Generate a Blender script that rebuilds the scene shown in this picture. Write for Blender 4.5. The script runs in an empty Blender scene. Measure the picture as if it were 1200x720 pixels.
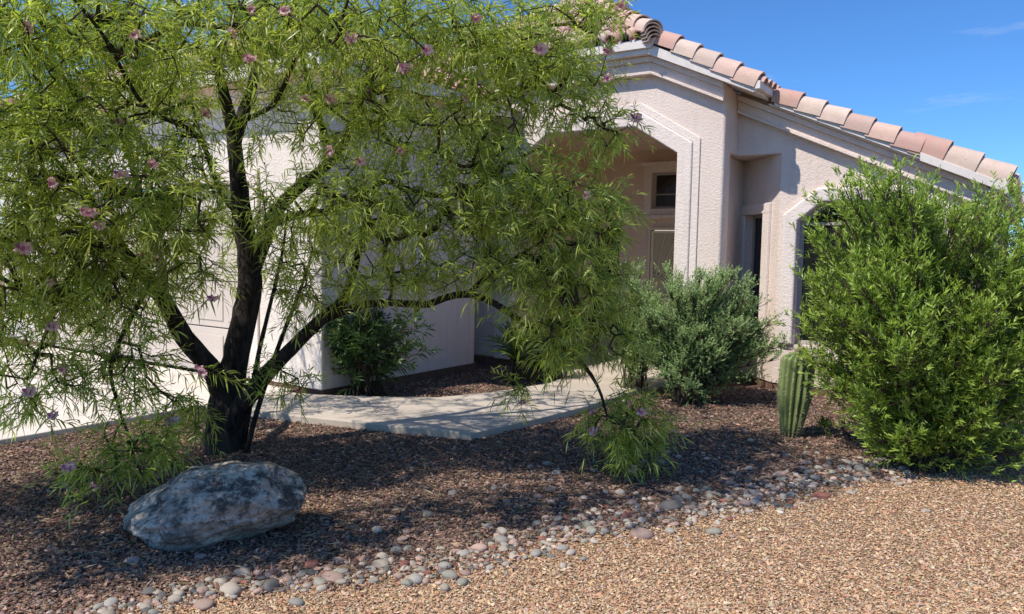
import bpy, bmesh, math, random
import numpy as np
from math import sin, cos, pi, radians, sqrt
from mathutils import Vector, Matrix
random.seed(7); rng = np.random.default_rng(11)
S = bpy.context.scene; COL = S.collection

# ------------------------------------------------------------------ camera
PITCH, ROLL, TH = radians(4), radians(1.15), radians(34)
fw = np.array([0, cos(PITCH), -sin(PITCH)]); r0 = np.array([1., 0, 0]); u0 = np.array([0, sin(PITCH), cos(PITCH)])
RT = r0*cos(ROLL)+u0*sin(ROLL); UP = u0*cos(ROLL)-r0*sin(ROLL)
cd = bpy.data.cameras.new('camera'); cam = bpy.data.objects.new('camera', cd); COL.objects.link(cam)
cd.lens = 27; cd.sensor_width = 36; cd.clip_end = 2000; cd.clip_start = .05
M = Matrix((RT.tolist(), UP.tolist(), (-fw).tolist())).transposed()
cam.matrix_world = Matrix.Translation((0, 0, 1.6)) @ M.to_4x4()
S.camera = cam
S.cycles.max_bounces = 6; S.cycles.diffuse_bounces = 4; S.cycles.transmission_bounces = 3; S.cycles.glossy_bounces = 2
def ray(x, y): return fw+(x-600)/900*RT+(360-y)/900*UP
def G(x, y, z=0.):
    d = ray(x, y); t = (z-1.6)/d[2]; return np.array([d[0]*t, d[1]*t, z])
def D(x, y, Y):
    d = ray(x, y); t = Y/d[1]; return np.array([d[0]*t, Y, 1.6+d[2]*t])

# ------------------------------------------------------------------ bookkeeping
def tag(o, label=None, cat=None, group=None, kind=None):
    if label: o['label'] = label
    if cat: o['category'] = cat
    if group: o['group'] = group
    if kind: o['kind'] = kind
    return o
def empty(name, loc, rz=0, **k):
    o = bpy.data.objects.new(name, None); COL.objects.link(o); o.location = loc; o.rotation_euler = (0, 0, rz)
    o.empty_display_size = .1
    return tag(o, **k)
def link(name, me, mat, parent=None, local=False):
    o = bpy.data.objects.new(name, me); COL.objects.link(o)
    if mat: me.materials.append(mat)
    if parent is not None:
        o.parent = parent
        if not local: o.matrix_parent_inverse = (Matrix.Translation(parent.location) @ Matrix.Rotation(parent.rotation_euler.z, 4, 'Z')).inverted()
    return o
def np_mesh(name, V, F, col=None, smooth=False):
    """V (n,3), F (m,k) with constant k"""
    me = bpy.data.meshes.new(name); n, m, k = len(V), len(F), F.shape[1]
    me.vertices.add(n); me.vertices.foreach_set('co', np.ascontiguousarray(V, dtype=np.float32).ravel())
    me.loops.add(m*k); me.loops.foreach_set('vertex_index', np.ascontiguousarray(F, dtype=np.int32).ravel())
    me.polygons.add(m); me.polygons.foreach_set('loop_start', np.arange(0, m*k, k, dtype=np.int32))
    me.polygons.foreach_set('use_smooth', np.full(m, smooth))
    me.update(calc_edges=True)
    if col is not None:
        a = me.color_attributes.new('Col', 'FLOAT_COLOR', 'POINT')
        c = np.ones((n, 4), dtype=np.float32); c[:, :3] = col; a.data.foreach_set('color', c.ravel())
    return me

# ------------------------------------------------------------------ materials
class NT:
    def __init__(s, name):
        s.m = bpy.data.materials.new(name); s.m.use_nodes = True; s.t = s.m.node_tree; s.t.nodes.clear()
        s.out = s.n('ShaderNodeOutputMaterial')
    def n(s, ty, **kw):
        x = s.t.nodes.new(ty)
        for k, v in kw.items():
            if k in x.inputs: x.inputs[k].default_value = v
            else: setattr(x, k, v)
        return x
    def l(s, a, b): s.t.links.new(a, b)
    def coord(s, scale=1, kind='Object'):
        c = s.n('ShaderNodeTexCoord'); mp = s.n('ShaderNodeMapping'); s.l(c.outputs[kind], mp.inputs[0])
        mp.inputs['Scale'].default_value = (scale,)*3 if not isinstance(scale, tuple) else scale
        return mp.outputs[0]
    def noise(s, co, scale, detail=5, rough=.6):
        x = s.n('ShaderNodeTexNoise', Scale=scale, Detail=detail, Roughness=rough); s.l(co, x.inputs['Vector']); return x
    def ramp(s, fac, stops):
        x = s.n('ShaderNodeValToRGB'); s.l(fac, x.inputs[0]); e = x.color_ramp.elements
        while len(e) < len(stops): e.new(.5)
        for i, (p, c) in enumerate(stops):
            e[i].position = p; e[i].color = (*c, 1) if not isinstance(c, (int, float)) else (c, c, c, 1)
        return x.outputs[0]
    def mix(s, fac, a, b, mode='MIX'):
        x = s.n('ShaderNodeMix', data_type='RGBA', blend_type=mode)
        for i, v in ((0, fac), (6, a), (7, b)):
            if isinstance(v, (int, float)): x.inputs[i].default_value = v
            elif isinstance(v, tuple): x.inputs[i].default_value = (*v, 1)
            else: s.l(v, x.inputs[i])
        return x.outputs[2]
    def bump(s, h, strength, dist, nrm=None):
        b = s.n('ShaderNodeBump', Strength=strength, Distance=dist); s.l(h, b.inputs['Height'])
        if nrm is not None: s.l(nrm, b.inputs['Normal'])
        return b.outputs[0]
    def bsdf(s, base, rough=.8, nrm=None, spec=.3, metal=0):
        p = s.n('ShaderNodeBsdfPrincipled', Metallic=metal)
        p.inputs['Specular IOR Level'].default_value = spec
        if isinstance(rough, (int, float)): p.inputs['Roughness'].default_value = rough
        else: s.l(rough, p.inputs['Roughness'])
        if isinstance(base, tuple): p.inputs['Base Color'].default_value = (*base, 1)
        else: s.l(base, p.inputs['Base Color'])
        if nrm is not None: s.l(nrm, p.inputs['Normal'])
        s.l(p.outputs[0], s.out.inputs[0]); return p

def mat_stucco(name, c1, c2):
    s = NT(name); co = s.coord()
    big = s.noise(co, 1.1, 4); fine = s.noise(co, 60, 3, .7)
    lace = s.noise(s.coord((14, 14, 20)), 2.2, 4, .6)
    base = s.mix(s.ramp(big.outputs[0], [(.3, 0), (.7, 1)]), c1, c2)
    base = s.mix(.12, base, s.ramp(lace.outputs[0], [(.35, 0.25), (.65, 1.)]), 'MULTIPLY')
    st = s.noise(s.coord((7, 7, .7)), 1.4, 4, .6); base = s.mix(s.ramp(st.outputs[0], [(.52, 0), (.80, .30)]), base, (.45, .36, .30))
    # rain splash and dust near the ground
    sep = s.n('ShaderNodeSeparateXYZ'); s.l(co, sep.inputs[0])
    dirt = s.ramp(sep.outputs[2], [(0., .75), (.12, 0)])
    base = s.mix(dirt, base, (.30, .21, .17))
    n1 = s.bump(s.ramp(lace.outputs[0], [(.35, 0), (.7, 1)]), .38, .009)
    n2 = s.bump(fine.outputs[0], .35, .004, n1)
    s.bsdf(base, .93, n2, .15); return s.m
M_STUCCO = mat_stucco('stucco', (.87, .735, .645), (.76, .62, .53))
M_STUCCO_TRIM = mat_stucco('stucco_trim', (.88, .77, .69), (.84, .72, .64))
M_GARAGE = mat_stucco('stucco_garage', (.84, .76, .68), (.80, .71, .63))
def mat_simple(name, c, rough=.6, spec=.3, nscale=20, var=.15, bump=.1, metal=0):
    s = NT(name); co = s.coord(); n = s.noise(co, nscale, 4)
    base = s.mix(s.ramp(n.outputs[0], [(.3, 0), (.7, 1)]), c, tuple(x*(1-var) for x in c))
    s.bsdf(base, rough, s.bump(n.outputs[0], bump, .003), spec, metal); return s.m
M_PORCH_BOUNCE = mat_stucco('stucco_porch_bounce', (.86, .67, .54), (.80, .61, .48))  # same stucco, with warm bounce from the sunlit ground put into its colour
M_FASCIA = mat_simple('fascia_paint', (.80, .72, .65), .6, .3, 9, .15)
M_DOOR = mat_simple('door_paint', (.80, .73, .54), .5, .4, 30, .1)
M_MESH = mat_simple('door_screen', (.62, .56, .41), .8, .2, 200, .3)
M_FRAME = mat_simple('window_frame', (.10, .085, .07), .45, .4)
M_VINYL = mat_simple('window_vinyl', (.45, .40, .36), .45, .4)
M_FOUND = mat_simple('foundation', (.21, .125, .09), .9, .1, 14, .4, .5)
M_FELT = mat_simple('roof_mortar', (.05, .035, .03), .9, .1)
def mat_glass():
    s = NT('dark_glass'); co = s.coord(); n = s.noise(co, 1.5, 2)
    p = s.bsdf(s.mix(n.outputs[0], (.008, .009, .01), (.02, .022, .024)), .04, s.bump(n.outputs[0], .05, .02), .7); return s.m
M_GLASS = mat_glass()
def mat_tile():
    s = NT('clay_tile'); a = s.n('ShaderNodeVertexColor', layer_name='Col'); co = s.coord()
    n = s.noise(co, 7, 6, .7); n2 = s.noise(co, 60, 3)
    c = s.mix(s.ramp(n.outputs[0], [(.35, 0), (.7, .55)]), a.outputs[0], (.50, .40, .32))
    c = s.mix(s.ramp(n2.outputs[0], [(.55, 0), (.75, .35)]), c, (.16, .11, .09))
    s.bsdf(c, .85, s.bump(n2.outputs[0], .3, .004), .2); return s.m
M_TILE = mat_tile()
def mat_concrete(name, c1, c2):
    s = NT(name); co = s.coord(); n = s.noise(co, 2.2, 8, .65); n2 = s.noise(co, 90, 4, .7); n3 = s.noise(co, .7, 3)
    c = s.mix(s.ramp(n.outputs[0], [(.35, 0), (.68, 1)]), c1, c2)
    c = s.mix(s.ramp(n3.outputs[0], [(.5, 0), (.8, .35)]), c, (.30, .23, .17))
    c = s.mix(s.ramp(n2.outputs[0], [(.55, 0), (.72, .4)]), c, tuple(x*.55 for x in c2))
    s.bsdf(c, .9, s.bump(n2.outputs[0], .35, .003), .2); return s.m
M_PATH = mat_concrete('path_concrete', (.58, .50, .41), (.47, .40, .325))
M_DRIVE = mat_concrete('drive_concrete', (.76, .68, .59), (.66, .58, .50))
def mat_gravel_base(name, cols, scale):
    s = NT(name); co = s.coord()
    v = s.n('ShaderNodeTexVoronoi', Scale=scale); s.l(co, v.inputs['Vector'])
    h = s.n('ShaderNodeSeparateColor'); s.l(v.outputs['Color'], h.inputs[0])
    c = s.ramp(h.outputs[0], [(i/(len(cols)-1), k) for i, k in enumerate(cols)])
    c = s.mix(s.ramp(v.outputs['Distance'], [(.3, 0), (.75, .8)]), c, (.05, .032, .024))
    n = s.noise(co, 1.3, 5)
    c = s.mix(s.ramp(n.outputs[0], [(.35, 0), (.7, .35)]), c, tuple(x*.55 for x in cols[0]))
    inv = s.n('ShaderNodeMath', operation='SUBTRACT'); inv.inputs[0].default_value = 1; s.l(v.outputs['Distance'], inv.inputs[1])
    s.bsdf(c, .95, s.bump(inv.outputs[0], .9, .012), .15); return s.m
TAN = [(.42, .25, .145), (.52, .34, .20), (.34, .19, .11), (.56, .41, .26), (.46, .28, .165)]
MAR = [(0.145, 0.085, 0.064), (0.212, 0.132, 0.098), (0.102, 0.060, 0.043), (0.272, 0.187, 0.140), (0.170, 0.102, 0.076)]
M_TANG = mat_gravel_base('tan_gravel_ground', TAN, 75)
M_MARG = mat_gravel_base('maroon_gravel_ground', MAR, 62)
def mat_col(name, rough=.85, spec=.25, bump=.3, nscale=80, mottle=.3):
    s = NT(name); a = s.n('ShaderNodeVertexColor', layer_name='Col'); co = s.coord(); n = s.noise(co, nscale, 4, .7)
    c = s.mix(s.ramp(n.outputs[0], [(.4, 0), (.75, mottle)]), a.outputs[0], (.9, .85, .8), 'MULTIPLY')
    s.bsdf(c, rough, s.bump(n.outputs[0], bump, .003), spec); return s.m
M_STONE = mat_col('gravel_stone')
def mat_leaf(name, trans=.42, rough=.32, spec=.6, tint=(1.2, 1.22, .6)):
    s = NT(name); a = s.n('ShaderNodeVertexColor', layer_name='Col')
    p = s.bsdf(a.outputs[0], rough, None, spec)
    t = s.n('ShaderNodeBsdfTranslucent'); s.l(s.mix(1., a.outputs[0], tint, 'MULTIPLY'), t.inputs[0])
    mx = s.n('ShaderNodeMixShader'); mx.inputs[0].default_value = trans
    s.l(p.outputs[0], mx.inputs[1]); s.l(t.outputs[0], mx.inputs[2]); s.l(mx.outputs[0], s.out.inputs[0]); return s.m
M_LEAF = mat_leaf('narrow_leaf', .5, .38, .6); M_LEAF2 = mat_leaf('shrub_leaf', .3, .4, .45); M_SAGE = mat_leaf('sage_leaf', .35, .75, .15, (1.2, 1.3, .9))
M_PETAL = mat_leaf('petal', .35, .6, .2, (1, .9, 1))
def mat_bark(name, c1, c2):
    s = NT(name); co = s.coord((14, 14, 4)); n = s.noise(co, 2, 8, .7); m = s.noise(s.coord(), 3, 3)
    c = s.mix(s.ramp(n.outputs[0], [(.35, 0), (.68, 1)]), c1, c2)
    c = s.mix(s.ramp(m.outputs[0], [(.5, 0), (.8, .5)]), c, tuple(x*1.6 for x in c2))
    s.bsdf(c, .92, s.bump(n.outputs[0], .9, .015), .12); return s.m
M_BARK = mat_bark('dark_bark', (.010, .008, .007), (.075, .060, .050))
M_TWIG = mat_bark('twig_bark', (.035, .025, .018), (.10, .075, .055))
M_STEM = mat_bark('shrub_stem', (.05, .035, .025), (.13, .10, .075))

# ------------------------------------------------------------------ light
w = bpy.data.worlds.new('World'); S.world = w; w.use_nodes = True; nt = w.node_tree
EL = radians(55); SD = np.array([-.81, -.586])
az = math.atan2(SD[0], SD[1])
bg = nt.nodes['Background']; bg.inputs[1].default_value = .10
sky = nt.nodes.new('ShaderNodeTexSky'); sky.sky_type = 'NISHITA'; sky.sun_disc = False
sky.sun_elevation = EL; sky.sun_rotation = az; sky.altitude = 800; sky.air_density = 1.0; sky.dust_density = .2; sky.ozone_density = 3.
tc = nt.nodes.new('ShaderNodeTexCoord'); mp = nt.nodes.new('ShaderNodeMapping'); mp.inputs['Scale'].default_value = (1.6, 1.6, 9)
mp.inputs['Rotation'].default_value = (0, radians(6), 0)
nz = nt.nodes.new('ShaderNodeTexNoise'); nz.inputs['Scale'].default_value = 2.3; nz.inputs['Detail'].default_value = 8; nz.inputs['Roughness'].default_value = .62
rp = nt.nodes.new('ShaderNodeValToRGB'); rp.color_ramp.elements[0].position = .56; rp.color_ramp.elements[1].position = .82
rp.color_ramp.elements[1].color = (.5, .5, .5, 1)
sat = nt.nodes.new('ShaderNodeMix'); sat.data_type = 'RGBA'; sat.blend_type = 'MULTIPLY'; sat.inputs[0].default_value = 1; sat.inputs[7].default_value = (.66, 1.16, 1.72, 1)
mx = nt.nodes.new('ShaderNodeMix'); mx.data_type = 'RGBA'; mx.inputs[7].default_value = (8, 8.5, 9.3, 1)
L = nt.links.new
L(tc.outputs['Generated'], mp.inputs[0]); L(mp.outputs[0], nz.inputs[0]); L(nz.outputs[0], rp.inputs[0])
L(sky.outputs[0], sat.inputs[6]); L(rp.outputs[0], mx.inputs[0]); L(sat.outputs[2], mx.inputs[6]); L(mx.outputs[2], bg.inputs[0])
sl = bpy.data.lights.new('sun', 'SUN'); sl.energy = 5.0; sl.angle = radians(.53); sl.color = (1, .94, .85)
so = bpy.data.objects.new('sun', sl); COL.objects.link(so)
dirv = Vector((SD[0]*cos(EL), SD[1]*cos(EL), sin(EL))); so.rotation_euler = dirv.to_track_quat('Z', 'Y').to_euler(); so.location = (-10, -6, 20)
S.view_settings.view_transform = 'Standard'; S.view_settings.look = 'None'; S.view_settings.exposure = 0

# ------------------------------------------------------------------ mesh builder
class MB:
    def __init__(s, T=None): s.v = []; s.f = []; s.T = T
    def add(s, vs, fs):
        o = len(s.v)
        for p in vs: s.v.append(tuple(s.T @ Vector(p)) if s.T else tuple(p))
        s.f += [tuple(i+o for i in f) for f in fs]; return s
    def box(s, x0, x1, y0, y1, z0, z1):
        return s.add([(x, y, z) for z in (z0, z1) for x, y in ((x0, y0), (x1, y0), (x1, y1), (x0, y1))],
                     [(3, 2, 1, 0), (4, 5, 6, 7), (0, 1, 5, 4), (1, 2, 6, 5), (2, 3, 7, 6), (3, 0, 4, 7)])
    def prism(s, poly, y0, y1):
        n = len(poly); vs = [(x, y0, z) for x, z in poly]+[(x, y1, z) for x, z in poly]
        fs = [tuple(range(n)), tuple(range(2*n-1, n-1, -1))]+[(i, i+n, (i+1) % n+n, (i+1) % n) for i in range(n)]
        return s.add(vs, fs)
    def ringstrip(s, inner, outer, y0, y1):
        """open band between two polylines (x,z), given depth"""
        return s.prism(list(inner)+list(reversed(outer)), y0, y1)
    def build(s, name, mat, parent=None, bevel=0, seg=2, local=True, smooth=False):
        me = bpy.data.meshes.new(name); me.from_pydata(s.v, [], s.f)
        bm = bmesh.new(); bm.from_mesh(me)
        bmesh.ops.recalc_face_normals(bm, faces=bm.faces); bm.to_mesh(me); bm.free()
        o = link(name, me, mat, parent, local)
        if bevel:
            b = o.modifiers.new('bevel', 'BEVEL'); b.width = bevel; b.segments = seg; b.limit_method = 'ANGLE'; b.angle_limit = radians(40)
            for p in me.polygons: p.use_smooth = True
            b.harden_normals = True
        return o

# ------------------------------------------------------------------ ground
def sheet(name, pts, z, mat, kind='structure', thick=0, **k):
    b = MB(); n = len(pts)
    if thick:
        vs = [(x, y, z) for x, y in pts]+[(x, y, z-thick) for x, y in pts]
        b.add(vs, [tuple(range(n))]+[(i, i+n, (i+1) % n+n, (i+1) % n) for i in range(n)])
    else: b.add([(x, y, z) for x, y in pts], [tuple(range(n))])
    o = b.build(name, mat, bevel=.012 if thick else 0); return tag(o, kind=kind, **k)
sheet('ground', [(-300, -300), (300, -300), (300, 300), (-300, 300)], 0, M_TANG)
CURVE = np.array([G(*q)[:2] for q in [(-160, 800), (-40, 765), (60, 740), (180, 708), (270, 693), (400, 680), (530, 668), (620, 642), (700, 622), (800, 608), (900, 590), (960, 572), (1020, 556), (1075, 548), (1200, 540)]])
CURVE = np.vstack([[[-9, 2.2]], CURVE, [[7, 6.6], [12, 8]]])
def curve_y(x): return np.interp(x, CURVE[:, 0], CURVE[:, 1])
bed = [tuple(p) for p in CURVE]+[(12, 30), (-9, 30)]
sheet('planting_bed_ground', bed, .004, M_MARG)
O2 = np.array([2.4547, 9.1225]); Uv = np.array([cos(TH), -sin(TH)]); Vv = np.array([sin(TH), cos(TH)])
def H(a, b): p = O2+a*Uv+b*Vv; return (float(p[0]), float(p[1]))
def rough_edge(pts, step=.15, amp=.008):
    out = []
    for i in range(len(pts)):
        p, q = np.array(pts[i]), np.array(pts[(i+1) % len(pts)]); n = max(1, int(np.linalg.norm(q-p)/step))
        for k in range(n): out.append(tuple(p+(q-p)*k/n+rng.normal(0, amp, 2)*(k > 0)))
    return out
drive = sheet('driveway', [H(-3.62, -3.9), H(-3.62, -9.5), H(-9.6, -9.5), H(-9.6, -3.29), H(-3.64, -3.29)], .05, M_DRIVE, thick=.12)
walk_pts = [H(-3.6, -3.55), H(-3.6, -4.42), H(-2.93, -4.36), H(-1.63, -4.03), H(-.80, -3.78), H(-.66, -2.81), H(-.6, -2.06), H(-.6, 0.0),
            H(-.6, 2.49), H(-3.0, 2.49), H(-2.9, .0), H(-1.75, -.3), H(-1.62, -1.2), H(-1.80, -2.1), H(-2.05, -2.7), H(-2.5, -3.05), H(-3.1, -3.4)]
path = sheet('concrete_path', walk_pts, .07, M_PATH, thick=.16)
from mathutils.geometry import intersect_point_tri_2d
def inside(P, poly):
    poly = np.array(poly); x, y = P[:, 0], P[:, 1]; r = np.zeros(len(P), bool); j = len(poly)-1
    for i in range(len(poly)):
        xi, yi = poly[i]; xj, yj = poly[j]
        c = ((yi > y) != (yj > y)) & (x < (xj-xi)*(y-yi)/(yj-yi+1e-12)+xi); r ^= c; j = i
    return r
HOUSE_FP = [H(-10.6, -3.32), H(-3.12, -3.32), H(-3.12, -.5), H(-3.0, -.02), H(0, -.02), H(.05, .5), H(2.75, .48), H(2.75, 9), H(-10.6, 9)]
DRIVE_FP = [H(-3.6, -3.29), H(-3.6, -9.5), H(-9.6, -9.5), H(-9.6, -3.29)]
def free(P): return ~(inside(P, HOUSE_FP) | inside(P, DRIVE_FP) | inside(P, walk_pts))

def hue_cols(n, pal, j=.18):
    pal = np.array(pal); c = pal[rng.integers(0, len(pal), n)]; return np.clip(c*(1+rng.normal(0, j, (n, 1)))*(1+rng.normal(0, .05, (n, 3))), .01, .9)
OCT_V = np.array([[1, 0, 0], [0, 1, 0], [-1, 0, 0], [0, -1, 0], [0, 0, 1], [0, 0, -1.]]); OCT_F = np.array([[0, 1, 4], [1, 2, 4], [2, 3, 4], [3, 0, 4], [1, 0, 5], [2, 1, 5], [3, 2, 5], [0, 3, 5]])
def rand_rot(n, tilt=.5):
    a = rng.uniform(0, 2*pi, n); t = rng.normal(0, tilt, n); p = rng.uniform(0, 2*pi, n)
    ca, sa = np.cos(a), np.sin(a); Rz = np.zeros((n, 3, 3)); Rz[:, 0, 0] = ca; Rz[:, 0, 1] = -sa; Rz[:, 1, 0] = sa; Rz[:, 1, 1] = ca; Rz[:, 2, 2] = 1
    k = np.stack([np.cos(p), np.sin(p), 0*p], 1); K = np.zeros((n, 3, 3)); K[:, 0, 1] = -k[:, 2]; K[:, 0, 2] = k[:, 1]; K[:, 1, 0] = k[:, 2]; K[:, 1, 2] = -k[:, 0]; K[:, 2, 0] = -k[:, 1]; K[:, 2, 1] = k[:, 0]
    Rt = np.eye(3)+np.sin(t)[:, None, None]*K+(1-np.cos(t))[:, None, None]*(K@K)
    return Rt@Rz
def stones(name, P, size, asp, cols, mat, label, cat):
    n = len(P); V = OCT_V[None]*(1+rng.normal(0, .22, (n, 6, 3)))+rng.normal(0, .15, (n, 6, 3))
    V = V*(size[:, None]*asp)[:, None, :]; V = np.einsum('nij,nkj->nki', rand_rot(n), V)+P[:, None, :]
    F = (OCT_F[None]+(np.arange(n)*6)[:, None, None]).reshape(-1, 3)
    me = np_mesh(name, V.reshape(-1, 3), F, np.repeat(cols, 6, 0)); return tag(link(name, me, mat), label, cat, kind='stuff')
def scatter(n, ymin, ymax, p=1.6):
    """ground points inside the wedge in front of the viewpoint, denser close by"""
    t = rng.uniform(0, 1, n)**p; Y = ymin+(ymax-ymin)*t; X = rng.uniform(-1, 1, n)*(Y*.72+.4); return np.stack([X, Y], 1)
P = scatter(310000, 2.9, 10, 1.5); P = P[(P[:, 1] < curve_y(P[:, 0])+rng.normal(0, .12, len(P))) & free(P)][:160000]
n = len(P); sz = rng.lognormal(math.log(.0051), .30, n)*(1+.04*(P[:, 1]-3))
asp = np.stack([rng.uniform(1, 1.9, n), rng.uniform(.7, 1, n), rng.uniform(.4, .75, n)], 1)
cols = hue_cols(n, [(.53, .325, .185), (.60, .405, .235), (.45, .26, .145), (.65, .485, .305), (.55, .355, .205), (.36, .22, .135), (.49, .38, .275), (.63, .49, .335), (.51, .28, .165)], .14)
stones('tan_gravel', np.column_stack([P, .003+sz*.3*rng.uniform(0, 2, n)]), sz, asp, cols, M_STONE, 'tan and orange crushed gravel covering the open foreground', 'gravel')
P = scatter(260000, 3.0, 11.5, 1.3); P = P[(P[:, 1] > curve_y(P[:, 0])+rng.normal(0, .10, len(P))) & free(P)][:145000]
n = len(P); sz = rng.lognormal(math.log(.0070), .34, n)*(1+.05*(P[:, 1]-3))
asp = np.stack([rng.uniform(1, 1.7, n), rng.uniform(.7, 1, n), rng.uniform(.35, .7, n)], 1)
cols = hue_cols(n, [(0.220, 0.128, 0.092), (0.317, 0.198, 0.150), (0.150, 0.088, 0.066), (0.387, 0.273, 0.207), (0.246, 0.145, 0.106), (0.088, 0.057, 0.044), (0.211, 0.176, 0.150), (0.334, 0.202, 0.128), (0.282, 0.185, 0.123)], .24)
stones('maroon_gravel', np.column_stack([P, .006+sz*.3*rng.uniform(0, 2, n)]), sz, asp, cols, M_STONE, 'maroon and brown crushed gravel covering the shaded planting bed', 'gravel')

# ------------------------------------------------------------------ river cobbles
def cobble_mesh(seed):
    r = np.random.default_rng(seed); bm = bmesh.new(); bmesh.ops.create_icosphere(bm, subdivisions=3, radius=1)
    ax = [r.normal(0, 1, 3) for _ in range(5)]; am = r.uniform(-.13, .13, 5)
    for v in bm.verts:
        c = np.array(v.co); k = 1
        for a_, m_ in zip(ax, am): k += m_*math.sin(1.6*float(c@a_)+m_*20)
        v.co = Vector(c*k)
    for f_ in bm.faces: f_.smooth = True
    me = bpy.data.meshes.new('cobble'); bm.to_mesh(me); bm.free(); return me
def mat_cobble(name, c1, c2):
    s = NT(name); co = s.coord(1.5); n = s.noise(co, 2.5, 6, .6); n2 = s.noise(co, 14, 4, .7); inf = s.n('ShaderNodeObjectInfo')
    c = s.mix(s.ramp(n.outputs[0], [(.3, 0), (.7, 1)]), c1, c2)
    c = s.mix(s.ramp(n2.outputs[0], [(.58, 0), (.8, .5)]), c, tuple(min(1, x*1.5) for x in c1))
    hv = s.n('ShaderNodeHueSaturation'); s.l(c, hv.inputs['Color']); mr = s.n('ShaderNodeMapRange'); mr.inputs[3].default_value = .72; mr.inputs[4].default_value = 1.1
    s.l(inf.outputs['Random'], mr.inputs[0]); s.l(mr.outputs[0], hv.inputs['Value'])
    s.bsdf(hv.outputs[0], .72, s.bump(n2.outputs[0], .15, .02), .3); return s.m
KINDS = [('grey', (.38, .35, .30), (.29, .26, .225), 'smooth mid grey river cobble in the dry stream bed', 20),
         ('dark', (.12, .115, .11), (.17, .155, .14), 'dark slate grey river cobble in the dry stream bed', 9),
         ('pink', (.46, .32, .26), (.38, .26, .21), 'dusty pink river cobble in the dry stream bed', 28),
         ('cream', (.48, .41, .33), (.39, .32, .25), 'pale cream river cobble in the dry stream bed', 28),
         ('green', (.34, .32, .26), (.27, .25, .20), 'greenish grey river cobble in the dry stream bed', 12),
         ('red', (.30, .12, .085), (.24, .10, .08), 'brick red river cobble in the dry stream bed', 6)]
CM = [[cobble_mesh(31*i+j) for j in range(4)] for i in range(len(KINDS))]
for i, k in enumerate(KINDS):
    m_ = mat_cobble('cobble_'+k[0], k[1], k[2])
    for me in CM[i]: me.materials.append(m_)
placed = []
def place_cobble(x, y, r, ki, label=None, group=True, sx=1.3, sy=1., sz=.62, rz=None):
    o = bpy.data.objects.new('river_cobble', random.choice(CM[ki])); COL.objects.link(o)
    o.location = (x, y, .004+r*sz*.30); o.rotation_euler = (random.gauss(0, .12), random.gauss(0, .12), random.uniform(0, 6.28) if rz is None else rz); o.scale = (r*sx, r*sy, r*sz)
    tag(o, label or KINDS[ki][3], 'cobble', ('%s cobbles in the dry stream bed' % KINDS[ki][0]) if group else None); placed.append((x, y, r*1.15))
SPECIAL = [(786, 597, .095, 1, 'large dark grey rounded cobble lying in shade at the back edge of the stream bed'),
           (961, 584, .07, 5, 'large round maroon cobble in the cobble patch below the cactus'),
           (366, 664, .062, 5, 'reddish angular cobble standing alone above the stream bed, below the boulder'),
           (390, 680, .066, 2, 'pink rounded cobble just right of the reddish one below the boulder'),
           (447, 665, .060, 3, 'pale upright cobble at the back edge, nearest the right end of the boulder'),
           (587, 635, .055, 0, 'oval pale grey cobble lying alone behind the stream bed under the tree'),
           (318, 690, .060, 1, 'dark cobble beside a cream one at the lower left of the stream bed'),
           (270, 694, .068, 3, 'big cream cobble at the lower left end of the stream bed'),
           (752, 629, .075, 2, 'flat dusty pink cobble at the front edge near the middle of the stream bed'),
           (836, 625, .055, 4, 'dark green grey cobble on the front edge beside tan gravel'),
           (530, 580, .045, 0, 'small pale cobble lying alone in the shaded maroon gravel'),
           (1058, 551, .05, 0, 'pale flat cobble at the foot of the bright green shrub'),
           (1084, 600, .035, 3, 'small white stone lying alone on the sunlit tan gravel'),
           (316, 507, .04, 3, 'small white stone beside the tree stems near the path')]
for x, y, r, ki, lab in SPECIAL:
    g = G(x, y); place_cobble(g[0], g[1], r*.60, ki, lab, False)
wts = np.array([k[4] for k in KINDS], float); wts /= wts.sum()
def hw(x): return float(np.interp(x, [-2.2, -1.3, -.3, .5, 1.1, 1.7, 2.4, 3.2], [.09, .10, .13, .27, .24, .20, .26, .15]))
cand = []; tries = 0
while len(cand) < 720 and tries < 60000:
    tries += 1
    x = random.uniform(-2.1, 3.25); wd = hw(x); t = random.gauss(.45, .75); y = float(curve_y(x))+t*wd
    r = min(.05, random.lognormvariate(math.log(.0175), .36))
    if not free(np.array([[x, y]]))[0]: continue
    if all((x-a_)**2+(y-b_)**2 > ((r+c_)*.86)**2 for a_, b_, c_ in placed):
        cand.append((x, y, r)); placed.append((x, y, r))
# a few strays in the bed
for _ in range(60):
    x = random.uniform(-2, 2.6); y = float(curve_y(x))+random.uniform(.3, 1.7); r = random.uniform(.015, .032)
    if free(np.array([[x, y]]))[0] and not (-2.3 < x < -1. and 3.9 < y < 4.9): cand.append((x, y, r))
cand.sort(key=lambda c: -c[2]/c[1])
for x, y, r in cand[:285]: place_cobble(x, y, r, int(rng.choice(len(KINDS), p=wts)), sx=random.uniform(1, 1.35), sy=random.uniform(.85, 1.05), sz=random.uniform(.5, .75))
bmv, bmf, bmc = [], [], []
base_ico = cobble_mesh(5); bv = np.array([v.co[:] for v in base_ico.vertices]); bf = np.array([p.vertices[:] for p in base_ico.polygons])
rest = cand[285:]; Rr = rand_rot(len(rest), .15)
for i, (x, y, r) in enumerate(rest):
    k = KINDS[int(rng.choice(len(KINDS), p=wts))]; c = np.array(k[1])*random.uniform(.7, 1.3)
    bmv.append((bv*np.array([r*1.25, r*.95, r*.6]))@Rr[i].T+[x, y, .004+r*.3]); bmf.append(bf+i*len(bv)); bmc.append(np.repeat(c[None], len(bv), 0))
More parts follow.
